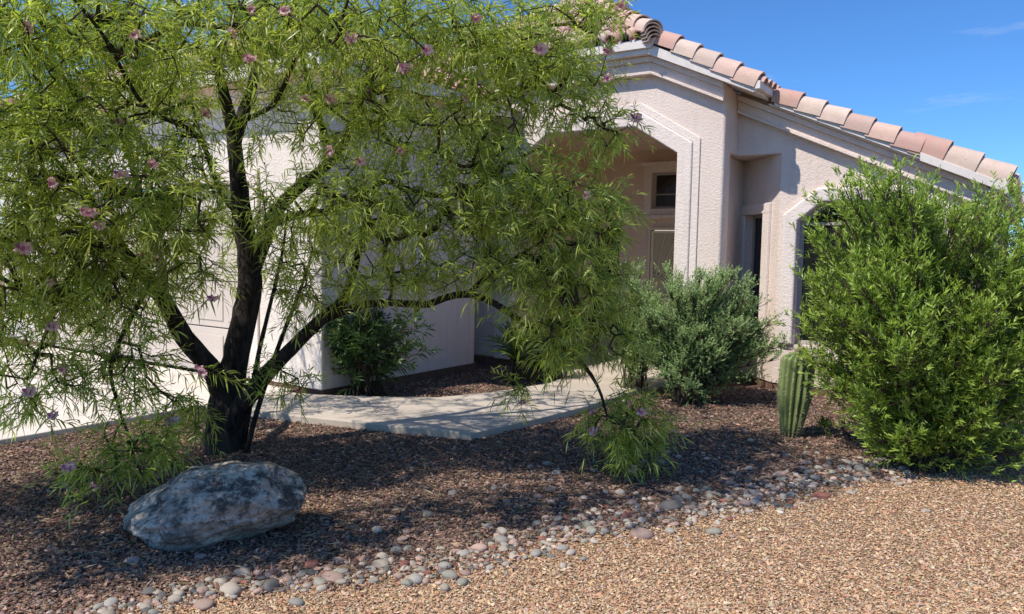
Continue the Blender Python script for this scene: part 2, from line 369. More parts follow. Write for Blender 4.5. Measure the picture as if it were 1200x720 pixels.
tag(link('small_cobbles', np_mesh('small_cobbles', np.vstack(bmv), np.vstack(bmf), np.vstack(bmc), True), M_STONE), 'small mixed river pebbles filling in between the larger cobbles', 'pebbles', kind='stuff')

# ------------------------------------------------------------------ boulder
def boulder():
    g = G(243, 640); t = empty('boulder', (g[0], g[1]+.14, -.02))
    tag(t, 'large grey and black mottled boulder lying under the flowering tree', 'boulder')
    bm = bmesh.new(); bmesh.ops.create_icosphere(bm, subdivisions=6, radius=1)
    from mathutils import noise
    for v in bm.verts:
        p = v.co.copy(); x, y, z = p
        # blunt facets: push toward a few cutting planes
        for nx, ny, nz, dd in ((-.75, -.25, .62, .80), (-.95, -.3, .1, .93), (.25, -.55, .8, .86), (.9, -.2, .45, .86), (.45, -.85, -.2, .84), (-.1, -.97, .25, .86), (-.45, -.75, .5, .85), (.6, -.6, -.55, .74), (0, .2, 1, .93)):
            nn = Vector((nx, ny, nz)).normalized(); k = p.dot(nn)
            if k > dd: p -= nn*(k-dd)*.88
        n1 = noise.fractal(p*1.6+Vector((3, 1, 7)), 1, 2, 4)*.13; n2 = noise.fractal(p*6, 1, 2, 5)*.022
        rid = abs(noise.noise(p*2.6+Vector((9, 2, 1))))*.10+abs(noise.noise(p*7+Vector((1, 5, 3))))*.03
        p *= 1+n1+n2-rid
        x, y, z = p
        top = 1+.20*x-.12*max(0, x-.55)*4  # taller on the right, low nose on the left
        z *= top if z > 0 else 1
        v.co = Vector((x*.485, y*.36, z*.225+.20+(x*.035)))
    for f_ in bm.faces: f_.smooth = True
    me = bpy.data.meshes.new('boulder'); bm.to_mesh(me); bm.free()
    s = NT('boulder_rock'); co = s.coord(); n = s.noise(co, 5.2, 10, .72); n2 = s.noise(co, 28, 6, .75); n3 = s.noise(s.coord((1, 1, 2.4)), 6, 8, .7); n4 = s.noise(co, 110, 3, .8)
    sepz = s.n('ShaderNodeSeparateXYZ'); s.l(s.coord(), sepz.inputs[0])
    light = s.mix(s.ramp(n3.outputs[0], [(.4, 0), (.6, 1)]), (.33, .285, .23), (.58, .51, .42))
    mask = s.n('ShaderNodeMath', operation='MULTIPLY'); s.l(s.ramp(n.outputs[0], [(.44, 1), (.52, 0)]), mask.inputs[0]); s.l(s.ramp(sepz.outputs[2], [(.08, .45), (.26, 1)]), mask.inputs[1])
    c = s.mix(mask.outputs[0], light, (.075, .066, .058))
    c = s.mix(s.ramp(n2.outputs[0], [(.50, 0), (.60, .8)]), c, (.06, .058, .058))
    c = s.mix(s.ramp(n4.outputs[0], [(.58, 0), (.68, .6)]), c, (.60, .58, .54))
    b1 = s.bump(n2.outputs[0], .6, .02); b2 = s.bump(n4.outputs[0], .5, .006, b1); s.bsdf(c, .85, b2, .25)
    o = link('rock', me, s.m); o.name = 'boulder'
    o.matrix_world = Matrix.Translation(t.location) @ Matrix.Rotation(radians(-2), 4, 'Z')
    tag(o, t['label'], 'boulder'); bpy.data.objects.remove(t); return o
boulder()

# ------------------------------------------------------------------ house
house = empty('house', (O2[0], O2[1], 0), -TH)
tag(house, 'single storey pinkish beige stucco house with arched entry porch and clay tile roof', 'house')
def rz_(a): return 3.62-.45*a            # underside of the rake line on the porch front, falls to the right
# front wall of the porch with its clipped arch opening
b = MB()
b.prism([(-4.9, .1), (-2.97, .1), (-2.97, 2.85), (-2.40, 3.21), (-1.15, 3.21), (-.57, 2.85), (-.57, .1), (0, .1), (0, rz_(0)), (-.92, rz_(-.92)), (-4.9, rz_(-.92))], 0, .25)
b.build('wall', M_STUCCO, house, .035, 4)
MB().box(-.57, -.003, .2, .56, 2.851, 3.60).build('wall', M_STUCCO, house, .015)
inner = [(-2.97, .1), (-2.97, 2.85), (-2.40, 3.21), (-1.15, 3.21), (-.57, 2.85), (-.57, .1)]
o1 = [(-3.16, .1), (-3.16, 2.97), (-2.46, 3.40), (-1.09, 3.40), (-.38, 2.97), (-.38, .1)]
o2 = [(-3.25, .1), (-3.25, 3.02), (-2.49, 3.49), (-1.06, 3.49), (-.29, 3.02), (-.29, .1)]
b = MB(); b.ringstrip(inner, o1, -.045, -.001); b.build('arch_trim', M_STUCCO_TRIM, house, .02, 4)
b = MB(); b.ringstrip(o1, o2, -.022, -.001); b.build('arch_trim', M_STUCCO_TRIM, house, .010, 3)
# cornice mouldings under the roof edge
def cornice(a0, a1, b0, off, name='cornice', flat_from=None):
    m = MB()
    for dz, h, pr in ((0, .07, .13), (-.07, .11, .085), (-.18, .035, .11)):
        pts = [(a, rz_(a)+off+dz) for a in (a0, a1)]
        if flat_from is not None: pts = [(flat_from, rz_(a0)+off+dz)]+pts
        for (x0, z0), (x1, z1) in zip(pts[:-1], pts[1:]):
            m.prism([(x0, z0-h), (x1, z1-h), (x1, z1), (x0, z0)], b0-pr, b0-.001)
    return m.build(name, M_STUCCO, house, .006)
cornice(-.92, 0.0, 0, 0, flat_from=-4.9)
# fascia boards
def fascia(pts, b0, b1, h=.12):
    m = MB()
    for (x0, z0), (x1, z1) in zip(pts[:-1], pts[1:]): m.prism([(x0, z0), (x1, z1), (x1, z1+h), (x0, z0+h)], b0, b1)
    return m.build('fascia', M_FASCIA, house, .005)
EAVE = rz_(-.92)
fascia([(-5.0, EAVE), (-.92, EAVE), (.36, rz_(.36))], -.22, -.18)
MB().prism([(-5.0, EAVE+.06), (-.86, EAVE+.06), (-.80, EAVE+.17), (-5.0, EAVE+.17)], -.26, -.222).build('fascia', M_FASCIA, house, .006)
MB().prism([(-5., EAVE+.001), (-.92, EAVE+.001), (.34, rz_(.34)+.001), (.34, rz_(.34)+.03), (-.92, EAVE+.03), (-5., EAVE+.03)], -.18, .5).build('soffit', M_STUCCO, house)
# eave return of the porch roof at the right (runs in depth)
zr = rz_(.36)
MB().box(.36, .40, -.22, .42, zr-.005, zr+.12).build('fascia', M_FASCIA, house, .005)
MB().box(.40, .46, -.24, .42, zr+.02, zr+.11).build('fascia', M_FASCIA, house, .006)
MB().prism([(.002, rz_(0)+.002), (.36, zr), (.36, zr+.1), (.002, rz_(0)+.1)], -.18, .499).build('soffit', M_STUCCO, house)
# right wing wall with the clipped arch window
OFF = -.05
RW0, RW1, RS = .75, 2.25, .58
def rwz(a): return rz_(a)+OFF
b = MB()
b.prism([(.53, .1), (RW0, .1), (RW0, rwz(RW0)), (.53, rwz(.53))], .5, .72)
b.prism([(RW1, .1), (2.66, .1), (2.66, rwz(2.66)), (RW1, rwz(RW1))], .5, .72)
b.prism([(RW0, .1), (RW1, .1), (RW1, RS), (RW0, RS)], .5, .72)
b.prism([(RW0, 2.04), (RW0+.28, 2.27), (RW1-.28, 2.27), (RW1, 2.04), (RW1, rwz(RW1)), (RW0, rwz(RW0))], .5, .72)
b.prism([(0.0, 2.85), (.53, 2.85), (.53, rwz(.53)), (0.0, rwz(0.0))], .5, .72)
b.build('wall', M_STUCCO, house, .0)
MB().prism([(.003, 3.0), (.40, 3.0), (.40, rz_(.4)+.06), (.003, rz_(0)+.06)], .504, .6).build('wall', M_STUCCO, house)
MB().box(2.44, 2.659, .73, 8.5, .1, 2.3).build('wall', M_STUCCO, house, .01)
wi = [(RW0, RS), (RW0, 2.04), (RW0+.28, 2.27), (RW1-.28, 2.27), (RW1, 2.04), (RW1, RS)]
wo = [(RW0-.17, RS), (RW0-.17, 2.12), (RW0+.22, 2.43), (RW1-.22, 2.43), (RW1+.17, 2.12), (RW1+.17, RS)]
MB().ringstrip(wi, wo, .44, .499).build('window_trim', M_STUCCO_TRIM, house, .026, 4)
wf = MB(); wf.ringstrip([(RW0+.05, RS+.05), (RW0+.05, 2.02), (RW0+.30, 2.22), (RW1-.30, 2.22), (RW1-.05, 2.02), (RW1-.05, RS+.05)], wi, .60, .64)
wf.box(RW0, RW1, .60, .64, RS, RS+.05); wf.box(RW0+.05, RW1-.05, .602, .638, 2.0, 2.035); wf.box(1.48, 1.52, .602, .638, RS+.05, 2.0)
wfo = wf.build('window', M_VINYL, house, .004)
MB().box(RW0+.01, RW1-.01, .625, .630, RS+.01, 2.26).build('glass', M_GLASS, wfo)
cornice(.0, 2.66, .5, OFF)
R0, R1 = .47, 2.02
fascia([(R0, rz_(R0)+OFF+.02), (R1, rz_(R1)+OFF+.02)], .28, .32)
fascia([(R1+.003, rz_(R1)+OFF-.0), (2.78, rz_(2.78)+OFF-.0)], .25, .29, .09)
MB().prism([(.40, rz_(.40)+OFF+.001), (2.76, rz_(2.76)+OFF+.001), (2.76, rz_(2.76)+OFF+.03), (.40, rz_(.40)+OFF+.03)], .32, .8).build('soffit', M_STUCCO, house)
ze = rz_(2.78)+OFF
MB().box(2.78, 2.82, .24, 8.4, ze-.03, ze+.12).build('fascia', M_FASCIA, house, .005)
MB().box(2.659, 2.78, .285, 8.4, ze+.0, ze+.03).build('soffit', M_STUCCO, house)
# diagonal recess with the narrow window
dg = Matrix.Translation((.53, .5, 0)) @ Matrix.Rotation(radians(135), 4, 'Z')   # local +x runs back-left
# local y>0 faces away from the viewer after this turn, so build with negative y as the room side
b = MB(dg); W0, W1, WB, WT = .33, .80, .55, 2.15
b.box(0, W0, -.2, 0, .1, 2.848); b.box(W1, 1.12, -.2, 0, .1, 2.848); b.box(W0, W1, -.2, 0, .1, WB); b.box(W0, W1, -.2, 0, WT, 2.848)
b.build('wall', M_STUCCO, house)
b = MB(dg); b.box(W0-.15, W0, .001, .04, WB-.1, WT); b.box(W1, W1+.15, .001, .04, WB-.1, WT); b.box(W0-.15, W1+.15, .001, .04, WT, WT+.13); b.box(W0-.15, W1+.15, .001, .04, WB-.13, WB)
b.build('window_trim', M_STUCCO_TRIM, house, .008)
b = MB(dg); b.box(W0, W0+.035, -.13, -.09, WB, WT); b.box(W1-.035, W1, -.13, -.09, WB, WT); b.box(W0+.035, W1-.035, -.13, -.09, WT-.035, WT); b.box(W0+.035, W1-.035, -.13, -.09, WB, WB+.035)
nf = b.build('window', M_VINYL, house); MB(dg).box(W0+.01, W1-.01, -.115, -.110, WB+.01, WT-.01).build('glass', M_GLASS, nf)
MB().prism([(-.11, 2.852), (.53, 2.852), (.53, 2.95), (-.11, 2.95)], .73, 2.0).build('soffit', M_STUCCO, house)
MB().add([(0.0, .5, 2.851), (.529, .5, 2.851), (-.11, 1.14, 2.851), (-.11, .5, 2.851)], [(0, 1, 2, 3)]).build('soffit', M_STUCCO, house)
# porch interior
DA0, DA1, DT, PB = -2.03, -1.09, 2.05, 2.5
T0, T1, TB, TT = -2.0, -1.12, 2.35, 2.92
L0, L1 = -3.05, -2.55
b = MB()
b.box(-3.3, L0, PB, PB+.2, .07, 3.3); b.box(L0, L1, PB, PB+.2, .07, .5); b.box(L0, L1, PB, PB+.2, 2.1, 3.3); b.box(L1, DA0, PB, PB+.2, .07, 3.3)
b.box(DA0, DA1, PB, PB+.2, DT, TB); b.box(DA0, DA1, PB, PB+.2, TT, 3.3); b.box(DA1, -.3, PB, PB+.2, .07, 3.3)
b.box(DA0, T0, PB+.001, PB+.2, TB, TT); b.box(T1, DA1, PB+.001, PB+.2, TB, TT)
b.build('wall', M_PORCH_BOUNCE, house)
MB().box(-.32, -.12, .252, PB-.002, .07, 3.3).build('wall', M_PORCH_BOUNCE, house)
MB().box(-3.5, -3.3, .252, PB+.2, .07, 3.3).build('wall', M_PORCH_BOUNCE, house)
MB().box(-3.29, -.33, .252, PB-.003, 3.27, 3.32).build('porch_ceiling', M_PORCH_BOUNCE, house)
b = MB(); b.box(T0-.13, T0, PB-.05, PB-.001, TB-.10, TT+.12); b.box(T1, T1+.13, PB-.05, PB-.001, TB-.10, TT+.12); b.box(T0, T1, PB-.05, PB-.001, TT, TT+.12); b.box(T0-.17, T1+.17, PB-.09, PB-.051, TT+.10, TT+.16); b.box(T0-.17, T1+.17, PB-.09, PB-.001, TB-.16, TB-.101); b.box(T0, T1, PB-.05, PB-.001, TB-.10, TB)
b.build('window_trim', M_STUCCO_TRIM, house, .006)
b = MB(); b.box(T0, T0+.04, PB+.05, PB+.09, TB, TT); b.box(T1-.04, T1, PB+.05, PB+.09, TB, TT); b.box(T0+.04, T1-.04, PB+.05, PB+.09, TB, TB+.04); b.box(T0+.04, T1-.04, PB+.05, PB+.09, TT-.04, TT); b.box(T0+.04, T1-.04, PB+.06, PB+.085, TB+.22, TB+.235)
tf = b.build('window', M_VINYL, house); MB().box(T0+.01, T1-.01, PB+.07, PB+.075, TB+.01, TT-.01).build('glass', M_GLASS, tf)
b = MB(); b.box(L0, L0+.04, PB+.05, PB+.09, .5, 2.1); b.box(L1-.04, L1, PB+.05, PB+.09, .5, 2.1); b.box(L0+.04, L1-.04, PB+.05, PB+.09, .5, .54); b.box(L0+.04, L1-.04, PB+.05, PB+.09, 2.06, 2.1)
lf = b.build('window', M_FRAME, house); MB().box(L0+.01, L1-.01, PB+.07, PB+.075, .51, 2.09).build('glass', M_GLASS, lf)
# security screen door with sunburst
def bar(m, x0, z0, x1, z1, wd, y0, y1):
    dx, dz = x1-x0, z1-z0; l = math.hypot(dx, dz); nx, nz_ = -dz/l*wd/2, dx/l*wd/2
    m.prism([(x0+nx, z0+nz_), (x0-nx, z0-nz_), (x1-nx, z1-nz_), (x1+nx, z1+nz_)], y0, y1)
b = MB(); y0 = PB-.03; y1 = PB+.02
x0, x1 = DA0, DA1
b.box(x0, x0+.035, y0-.01, y1+.01, .07, DT); b.box(x1-.035, x1, y0-.01, y1+.01, .07, DT); b.box(x0+.035, x1-.035, y0-.01, y1+.01, DT-.035, DT)
b.box(x0+.05, x0+.09, y0, y1, .09, DT-.05); b.box(x1-.09, x1-.05, y0, y1, .09, DT-.05); b.box(x0+.09, x1-.09, y0, y1, DT-.09, DT-.05); b.box(x0+.09, x1-.09, y0, y1, .09, .14)
for z in (1.00, .93, .80, .60): b.box(x0+.09, x1-.09, y0+.005, y1-.005, z-.012, z+.012)
cx, cz, rr = x0+.09, 1.0, .30
for r_ in (rr, rr-.035):
    prev = None
    for k in range(13):
        an = k/12*pi/2; pt = (cx+r_*cos(an), cz+r_*sin(an))
        if prev: bar(b, *prev, *pt, .014, y0+.008, y1-.008)
        prev = pt
for k in range(1, 8):
    an = pi/2*k/8; dx, dz = cos(an), sin(an); t = min((x1-.09-cx)/dx if dx > .01 else 9, (DT-.09-cz)/dz)
    bar(b, cx+rr*dx, cz+rr*dz, cx+t*dx, cz+t*dz, .012, y0+.010, y1-.010)
for k in range(1, 9): b.box(x0+.09+k*.085, x0+.10+k*.085, y0+.008, y1-.008, .14, .588)
dr = b.build('door', M_DOOR, house)
MB().box(x0+.06, x1-.06, y1-.006, y1-.003, .1, DT-.06).build('screen_panel', M_MESH, dr)
m_ = MB(); m_.box(x1-.085, x1-.06, y0-.05, y0-.011, .98, 1.02); m_.box(x1-.15, x1-.06, y0-.06, y0-.051, .985, 1.01); m_.build('handle', M_FRAME, dr)
# garage wing
GA, GB = -3.15, -3.3; GL = -10.6; D0, D1, DH = -9.2, -4.35, 2.35
b = MB()
b.prism([(GL, .1), (D0, .1), (D0, DH), (D1, DH), (D1, .1), (GA, .1), (GA, 3.50), (GL, 3.50)], GB, GB+.2)
b.build('wall', M_GARAGE, house, .0)
b = MB(); prof = [(GA, GB+.202), (GA, -.68)]+[(GA-.18+.18*cos(t), -.68+.18*sin(t)) for t in np.linspace(.15, pi/2, 8)]+[(GA-.6, -.5), (GA-.6, GB+.202)]
nP = len(prof); b.add([(x, y, .1) for x, y in prof]+[(x, y, 3.50) for x, y in prof], [tuple(range(nP)), tuple(range(2*nP-1, nP-1, -1))]+[(i, (i+1) % nP, (i+1) % nP+nP, i+nP) for i in range(nP)])
b.build('wall', M_STUCCO, house)
b = MB(); b.box(GA-.35, GA+.03, GB-.06, GB-.002, .1, 3.2); b.build('wall_pilaster', M_GARAGE, house, .02, 3)
MB().prism([(GL, 0), (2.55, 0), (2.55, 2.3), (-.8, 3.8), (GL, 3.8)], 8.5, 8.7).build('wall', M_STUCCO, house)
MB().box(GL, -4.91, -.499, 6, .1, 3.5).build('wall', M_STUCCO, house)
MB().box(D0-.14, D0, GB-.03, GB-.001, .1, DH).box(D1, D1+.14, GB-.03, GB-.001, .1, DH).box(D0-.14, D1+.14, GB-.03, GB-.001, DH+.001, DH+.15).build('garage_trim', M_STUCCO_TRIM, house, .005)
gd = MB()
for r_ in range(4):
    z0_ = .06+r_*.57; gd.box(D0, D1, GB+.10, GB+.15, z0_, z0_+.555)
    for c_ in range(8):
        xa = D0+.08+c_*.60; gd.box(xa, xa+.50, GB+.088, GB+.099, z0_+.08, z0_+.47)
gd.build('garage_door', mat_simple('garage_door_paint', (.62, .54, .46), .5, .3, 3, .08), house, .006)
# foundation strip seen under the stucco
f_ = MB()
for a0_, a1_, b0_, b1_ in ((-4.9, -2.98, .012, .2), (-.56, -.012, .012, .2), (.54, 2.65, .512, .7), (GL, D0, GB+.012, GB+.19), (D1, GA-.012, GB+.012, GB+.19), (GA-.5, GA-.012, GB+.19, -.55), (2.6, 2.65, .72, 8.4)):
    MB().box(a0_, a1_, b0_, b1_, -.02, .101).build('foundation', M_FOUND, house)
fd = MB(dg); fd.box(0, 1.1, -.15, -.012, -.02, .101); fd.build('foundation', M_FOUND, house)

# roof: barrel tiles
TPAL = [(.60, .34, .27), (.64, .42, .33), (.68, .51, .41), (.60, .34, .28), (.64, .43, .35), (.57, .33, .27), (.69, .54, .45)]
class Tiles:
    def __init__(s): s.V = []; s.F = []; s.C = []; s.n = 0
    def barrel(s, p0, p1, up, r0, r1, skirt=0., flip=False, seg=9, th=.016, col=None):
        p0, p1, up = map(np.array, (p0, p1, up)); ax = p1-p0; ax = ax/np.linalg.norm(ax); sd = np.cross(ax, up); sd /= np.linalg.norm(sd); up = np.cross(sd, ax)
        if flip: up = -up
        vs = []
        for p, r in ((p0, r0), (p1, r1)):
            for rr_ in (r, r-th):
                if skirt: vs.append(p+sd*rr_-up*skirt)
                for k in range(seg+1):
                    t = pi*k/seg; vs.append(p+rr_*cos(t)*sd+rr_*sin(t)*up)
                if skirt: vs.append(p-sd*rr_-up*skirt)
        m = seg+1+(2 if skirt else 0); fs = []
        for k in range(m-1):
            fs += [(k, k+1, 2*m+k+1, 2*m+k), (m+k+1, m+k, 3*m+k, 3*m+k+1), (k+1, k, m+k, m+k+1), (2*m+k, 2*m+k+1, 3*m+k+1, 3*m+k)]
        c = np.array(col if col is not None else random.choice(TPAL))*random.uniform(.85, 1.15)
        s.V.append(np.array(vs)); s.F.append(np.array(fs)+s.n); s.C.append(np.repeat(c[None], len(vs), 0)); s.n += len(vs)
    def build(s, name, parent):
        me = np_mesh(name, np.vstack(s.V), np.vstack(s.F), np.vstack(s.C), True)
        try: me.shade_smooth()
        except Exception: pass
        o = link(name, me, M_TILE, parent, True)
        e = o.modifiers.new('edges', 'EDGE_SPLIT'); e.split_angle = radians(50); return o
def tile_run(t, start, end, b_, r=.122, L_=.28, skirt=.07, zoff=.0):
    """overlapping rake tiles following the falling roof edge in the (a, z) plane"""
    (a0, z0), (a1, z1) = start, end; tot = math.hypot(a1-a0, z1-z0); n = max(1, round(tot/L_)); da, dz = (a1-a0)/n, (z1-z0)/n
    for i in range(n):
        x0, z0_ = a0+da*i, z0+dz*i
        t.barrel((x0-da*.15, b_, z0_-dz*.15-.012), (x0+da, b_, z0_+dz+.022), (0, 0, 1), r*.93, r*1.03, skirt, col=TPAL[[0, 2, 2, 4, 1, 3, 0, 5, 1, 3, 4][i % 11]])
t = Tiles()
tile_run(t, (-.80, EAVE+.175), (.42, rz_(.42)+.11), -.125)
t.build('rake_tiles', house)
t = Tiles()
tile_run(t, (.50, rz_(.5)+OFF+.14), (R1+.02, rz_(R1)+OFF+.13), .375)
t.build('rake_tiles', house)
t = Tiles()
tile_run(t, (R1-.05, rz_(R1)+OFF+.19), (2.84, rz_(2.84)+OFF+.13), .40, .145, .30, .10)
t.build('hip_tiles', house)
# field tiles: generic slope filled with courses
def slope_tiles(t, origin, along, rise, W, Lr, clip, wd=.19, cl=.34):
    origin, along, rise = map(np.array, (origin, along, rise)); along = along/np.linalg.norm(along); rise = rise/np.linalg.norm(rise); nrm = np.cross(along, rise); nrm = nrm if nrm[2] > 0 else -nrm
    for i in range(int(W/wd)+1):
        for j in range(int(Lr/cl)+1):
            c = origin+along*(i+.5)*wd+rise*(j+.5)*cl
            if not clip(c): continue
            jit = random.uniform(-.012, .012); p0 = origin+along*(i+.5)*wd+rise*(j*cl-.03)+nrm*(.045+jit*.4); p1 = p0+rise*(cl+.04)-nrm*.022
            t.barrel(p0, p1, nrm, wd*.42, wd*.36, seg=6)
            q0 = origin+along*(i+1.)*wd+rise*(j*cl-.01)+nrm*.045; q1 = q0+rise*(cl+.04)-nrm*.018
            t.barrel(q0, q1, nrm, wd*.30, wd*.30, flip=True, seg=4)
ef = EAVE+.17
HH = 2.0; PK = (-.86-HH, -.24+HH, ef+.62*HH)
t = Tiles()
def clip_front(c): s_ = c[1]+.24; return 0 <= s_ < HH and (-.86-2*HH+s_) < c[0] < (-.86-s_)
slope_tiles(t, (-4.9, -.24, ef), (1, 0, 0), (0, 1, .62), 4.1, HH*1.18, clip_front)
def clip_left(c): s_ = c[0]+.86+2*HH; return 0 <= s_ < HH and c[1] > -.24+s_
slope_tiles(t, (-.86-2*HH, -.24, ef), (0, 1, 0), (1, 0, .62), 6, HH*1.18, clip_left)
t.build('roof_tiles', house)
t = Tiles()
def cap_run(t, p, q, r=.12, L_=.36):
    p, q = np.array(p), np.array(q); n = int(np.linalg.norm(q-p)/L_); d = (q-p)/n
    for i in range(n): t.barrel(p+d*i-d*.04+[0, 0, .035], p+d*(i+1)+d*.06+[0, 0, .01], (0, 0, 1), r*1.06, r*.9, .03)
cap_run(t, (-.84, -.26, ef+.05), (PK[0], PK[1], PK[2]+.06))
cap_run(t, (-.86-2*HH, -.26, ef+.03), (PK[0], PK[1], PK[2]+.06))
cap_run(t, (PK[0], PK[1], PK[2]+.06), (PK[0], 6.0, PK[2]+.06))
for k in range(4):   # the nested tile ends at the foot of the hip
    t.barrel((-.82+.01*k, -.30+.006*k, ef+.0-.038*k+.05), (-1.0, -.12, ef+.03-.038*k+.05), (0, 0, 1), .118-.006*k, .11-.006*k, col=(.42, .30, .23))
t.build('hip_tiles', house)
# garage roof
GE = 3.56; gx1 = GA+.32; gy0 = GB-.36; GH = 2.3
t = Tiles()
def clip_g(c): s_ = c[1]-gy0; return 0 <= s_ < GH and c[0] < gx1-s_
slope_tiles(t, (GL-.3, gy0, GE), (1, 0, 0), (0, 1, .45), gx1-GL+.3, GH*1.1, clip_g)
def clip_gr(c): s_ = gx1-c[0]; return 0 <= s_ < GH and c[1] > gy0+s_
slope_tiles(t, (gx1, gy0, GE), (0, 1, 0), (-1, 0, .45), 3.2, GH*1.1, clip_gr)
t.build('roof_tiles', house)
t = Tiles()
cap_run(t, (gx1, gy0, GE+.03), (gx1-GH, gy0+GH, GE+.45*GH+.06)); cap_run(t, (gx1-GH, gy0+GH, GE+.45*GH+.05), (GL-.3, gy0+GH, GE+.45*GH+.05))
t.build('hip_tiles', house)
# roof decks
dk = MB()
dk.add([(-4.86, -.2, ef-.02), (-.86, -.2, ef-.02), (PK[0], PK[1], PK[2]-.02)], [(0, 1, 2)])
dk.add([(-4.86, -.2, ef-.02), (PK[0], PK[1], PK[2]-.02), (PK[0], 7, PK[2]-.02), (-4.86, 7, ef-.02)], [(0, 1, 2, 3)])
dk.add([(-.84, -.2, ef-.02), (PK[0], PK[1], PK[2]-.02), (PK[0], 7, PK[2]-.02), (-.84, 7, ef-.02)], [(0, 1, 2, 3)])
dk.add([(-.84, -.18, ef-.02), (.40, -.18, rz_(.40)+.13), (.40, .5, rz_(.40)+.13), (-.84, .5, ef-.02)], [(0, 1, 2, 3)])
dk.add([(-.84, .33, ef-.03), (2.80, .33, rz_(2.80)+OFF+.13), (2.80, 8.4, rz_(2.80)+OFF+.13), (-.84, 8.4, ef-.03)], [(0, 1, 2, 3)])
dk.add([(GL-.3, gy0+.03, GE-.02), (gx1-.03, gy0+.03, GE-.02), (gx1-GH, gy0+GH, GE+.45*GH-.02), (GL-.3, gy0+GH, GE+.45*GH-.02)], [(0, 1, 2, 3)])
dk.add([(gx1-.03, gy0+.03, GE-.02), (gx1-GH, gy0+GH, GE+.45*GH-.02), (gx1-GH, 0, GE+.45*GH-.02), (gx1-.03, 0, GE-.02)], [(0, 1, 2, 3)])
dk.add([(GL-.3, gy0+GH, GE+.45*GH-.02), (gx1-GH, gy0+GH, GE+.45*GH-.02), (gx1-GH, 2*GH+gy0, GE-.02), (GL-.3, 2*GH+gy0, GE-.02)], [(0, 1, 2, 3)])
dk.build('roof', M_FELT, house)
MB().box(GL-.3, gx1, gy0, gy0+.04, GE-.16, GE-.01).build('fascia', M_FASCIA, house, .004)
MB().box(gx1-.04, gx1, gy0+.041, -.3, GE-.16, GE-.01).build('fascia', M_FASCIA, house, .004)
MB().box(GL-.3, gx1-.041, gy0+.041, -.5, GE-.08, GE-.05).build('soffit', M_STUCCO, house)
cm = MB(); cm.box(GL, GA+.10, GB-.10, GB-.003, GE-.30, GE-.10); cm.box(GA+.002, GA+.10, GB-.003, -.6, GE-.30, GE-.10); cm.build('cornice', M_STUCCO, house, .01)
# eave barrel ends along the far right eave
t = Tiles()
slope_tiles(t, (2.84, .48, rz_(2.84)+OFF+.12), (0, 1, 0), (-1, 0, .45), 7.6, .5, lambda c: True)
t.build('roof_tiles', house)
t = Tiles()
slope_tiles(t, (.44, -.22, rz_(.44)+.10), (0, 1, 0), (-1, 0, .45), .62, .35, lambda c: True, wd=.17)
t.build('roof_tiles', house)

# ------------------------------------------------------------------ plants
def norm(v): return v/np.maximum(np.linalg.norm(v, axis=-1, keepdims=True), 1e-9)
def leaf_mesh(name, P, Dr, Ln, Wd, cols, droop=.3, segs=3, prof=(.55, 1., .75, .0), mat=None, parent=None, curl=.25, cup=0):
    """P base, Dr direction, Ln length, Wd width: n narrow blades"""
    n = len(P); Dr = norm(Dr); ref = norm(rng.normal(0, 1, (n, 3))); sd = norm(np.cross(Dr, ref)); nr = np.cross(sd, Dr)
    V = np.zeros((n, 2*(segs+1), 3)); bend = rng.normal(0, curl, n)
    for k in range(segs+1):
        t = k/segs; off = Dr*(Ln*t)[:, None]+nr*(bend*Ln*t*t)[:, None]+np.array([0, 0, -1])*(droop*Ln*t*t)[:, None]
        wv = sd*(Wd*prof[k]*.5)[:, None]; V[:, 2*k] = P+off-wv; V[:, 2*k+1] = P+off+wv
    F = np.array([[2*k, 2*k+1, 2*k+3, 2*k+2] for k in range(segs)]); F = (F[None]+(np.arange(n)*2*(segs+1))[:, None, None]).reshape(-1, 4)
    me = np_mesh(name, V.reshape(-1, 3), F, np.repeat(cols, 2*(segs+1), 0)); return link(name, me, mat, parent)
def shoots_to_leaves(B, Dr, Ls, K, spread, ll, lw, colf, tip=.35):
    """B base, Dr dir, Ls shoot length; K leaves each -> arrays"""
    n = len(B); Dr = norm(Dr); t = np.tile(np.linspace(.05, 1, K), (n, 1))+rng.uniform(-.04, .04, (n, K))
    P = B[:, None]+Dr[:, None]*(Ls[:, None]*t)[..., None]+np.array([0, 0, -1])*(.12*Ls[:, None]*t*t)[..., None]
    rd = norm(rng.normal(0, 1, (n, K, 3))); rd -= Dr[:, None]*(rd*Dr[:, None]).sum(-1, keepdims=True); rd = norm(rd)
    d = norm(Dr[:, None]*(.45+tip*t[..., None])+rd*spread*(1.15-.6*t[..., None]))
    L_ = ll*rng.uniform(.65, 1.2, (n, K))*(1.1-.35*t); W_ = lw*rng.uniform(.75, 1.2, (n, K))
    c = colf(n, K, t); return P.reshape(-1, 3), d.reshape(-1, 3), L_.ravel(), W_.ravel(), c.reshape(-1, 3)
def tubes(name, A, B, ra, rb, mat, parent, sides=5):
    n = len(A); d = norm(B-A); ref = np.where(np.abs(d[:, 2:3]) > .9, [[1., 0, 0]], [[0, 0, 1.]]); s1 = norm(np.cross(d, ref)); s2 = np.cross(d, s1)
    an = np.arange(sides)*2*pi/sides; c, s_ = np.cos(an), np.sin(an); ring = s1[:, None]*c[None, :, None]+s2[:, None]*s_[None, :, None]
    V = np.concatenate([A[:, None]+ring*ra[:, None, None], B[:, None]+ring*rb[:, None, None]], 1)
    F = np.array([[k, (k+1) % sides, sides+(k+1) % sides, sides+k] for k in range(sides)]); F = (F[None]+(np.arange(n)*2*sides)[:, None, None]).reshape(-1, 4)
    return link(name, np_mesh(name, V.reshape(-1, 3), F, None, True), mat, parent)
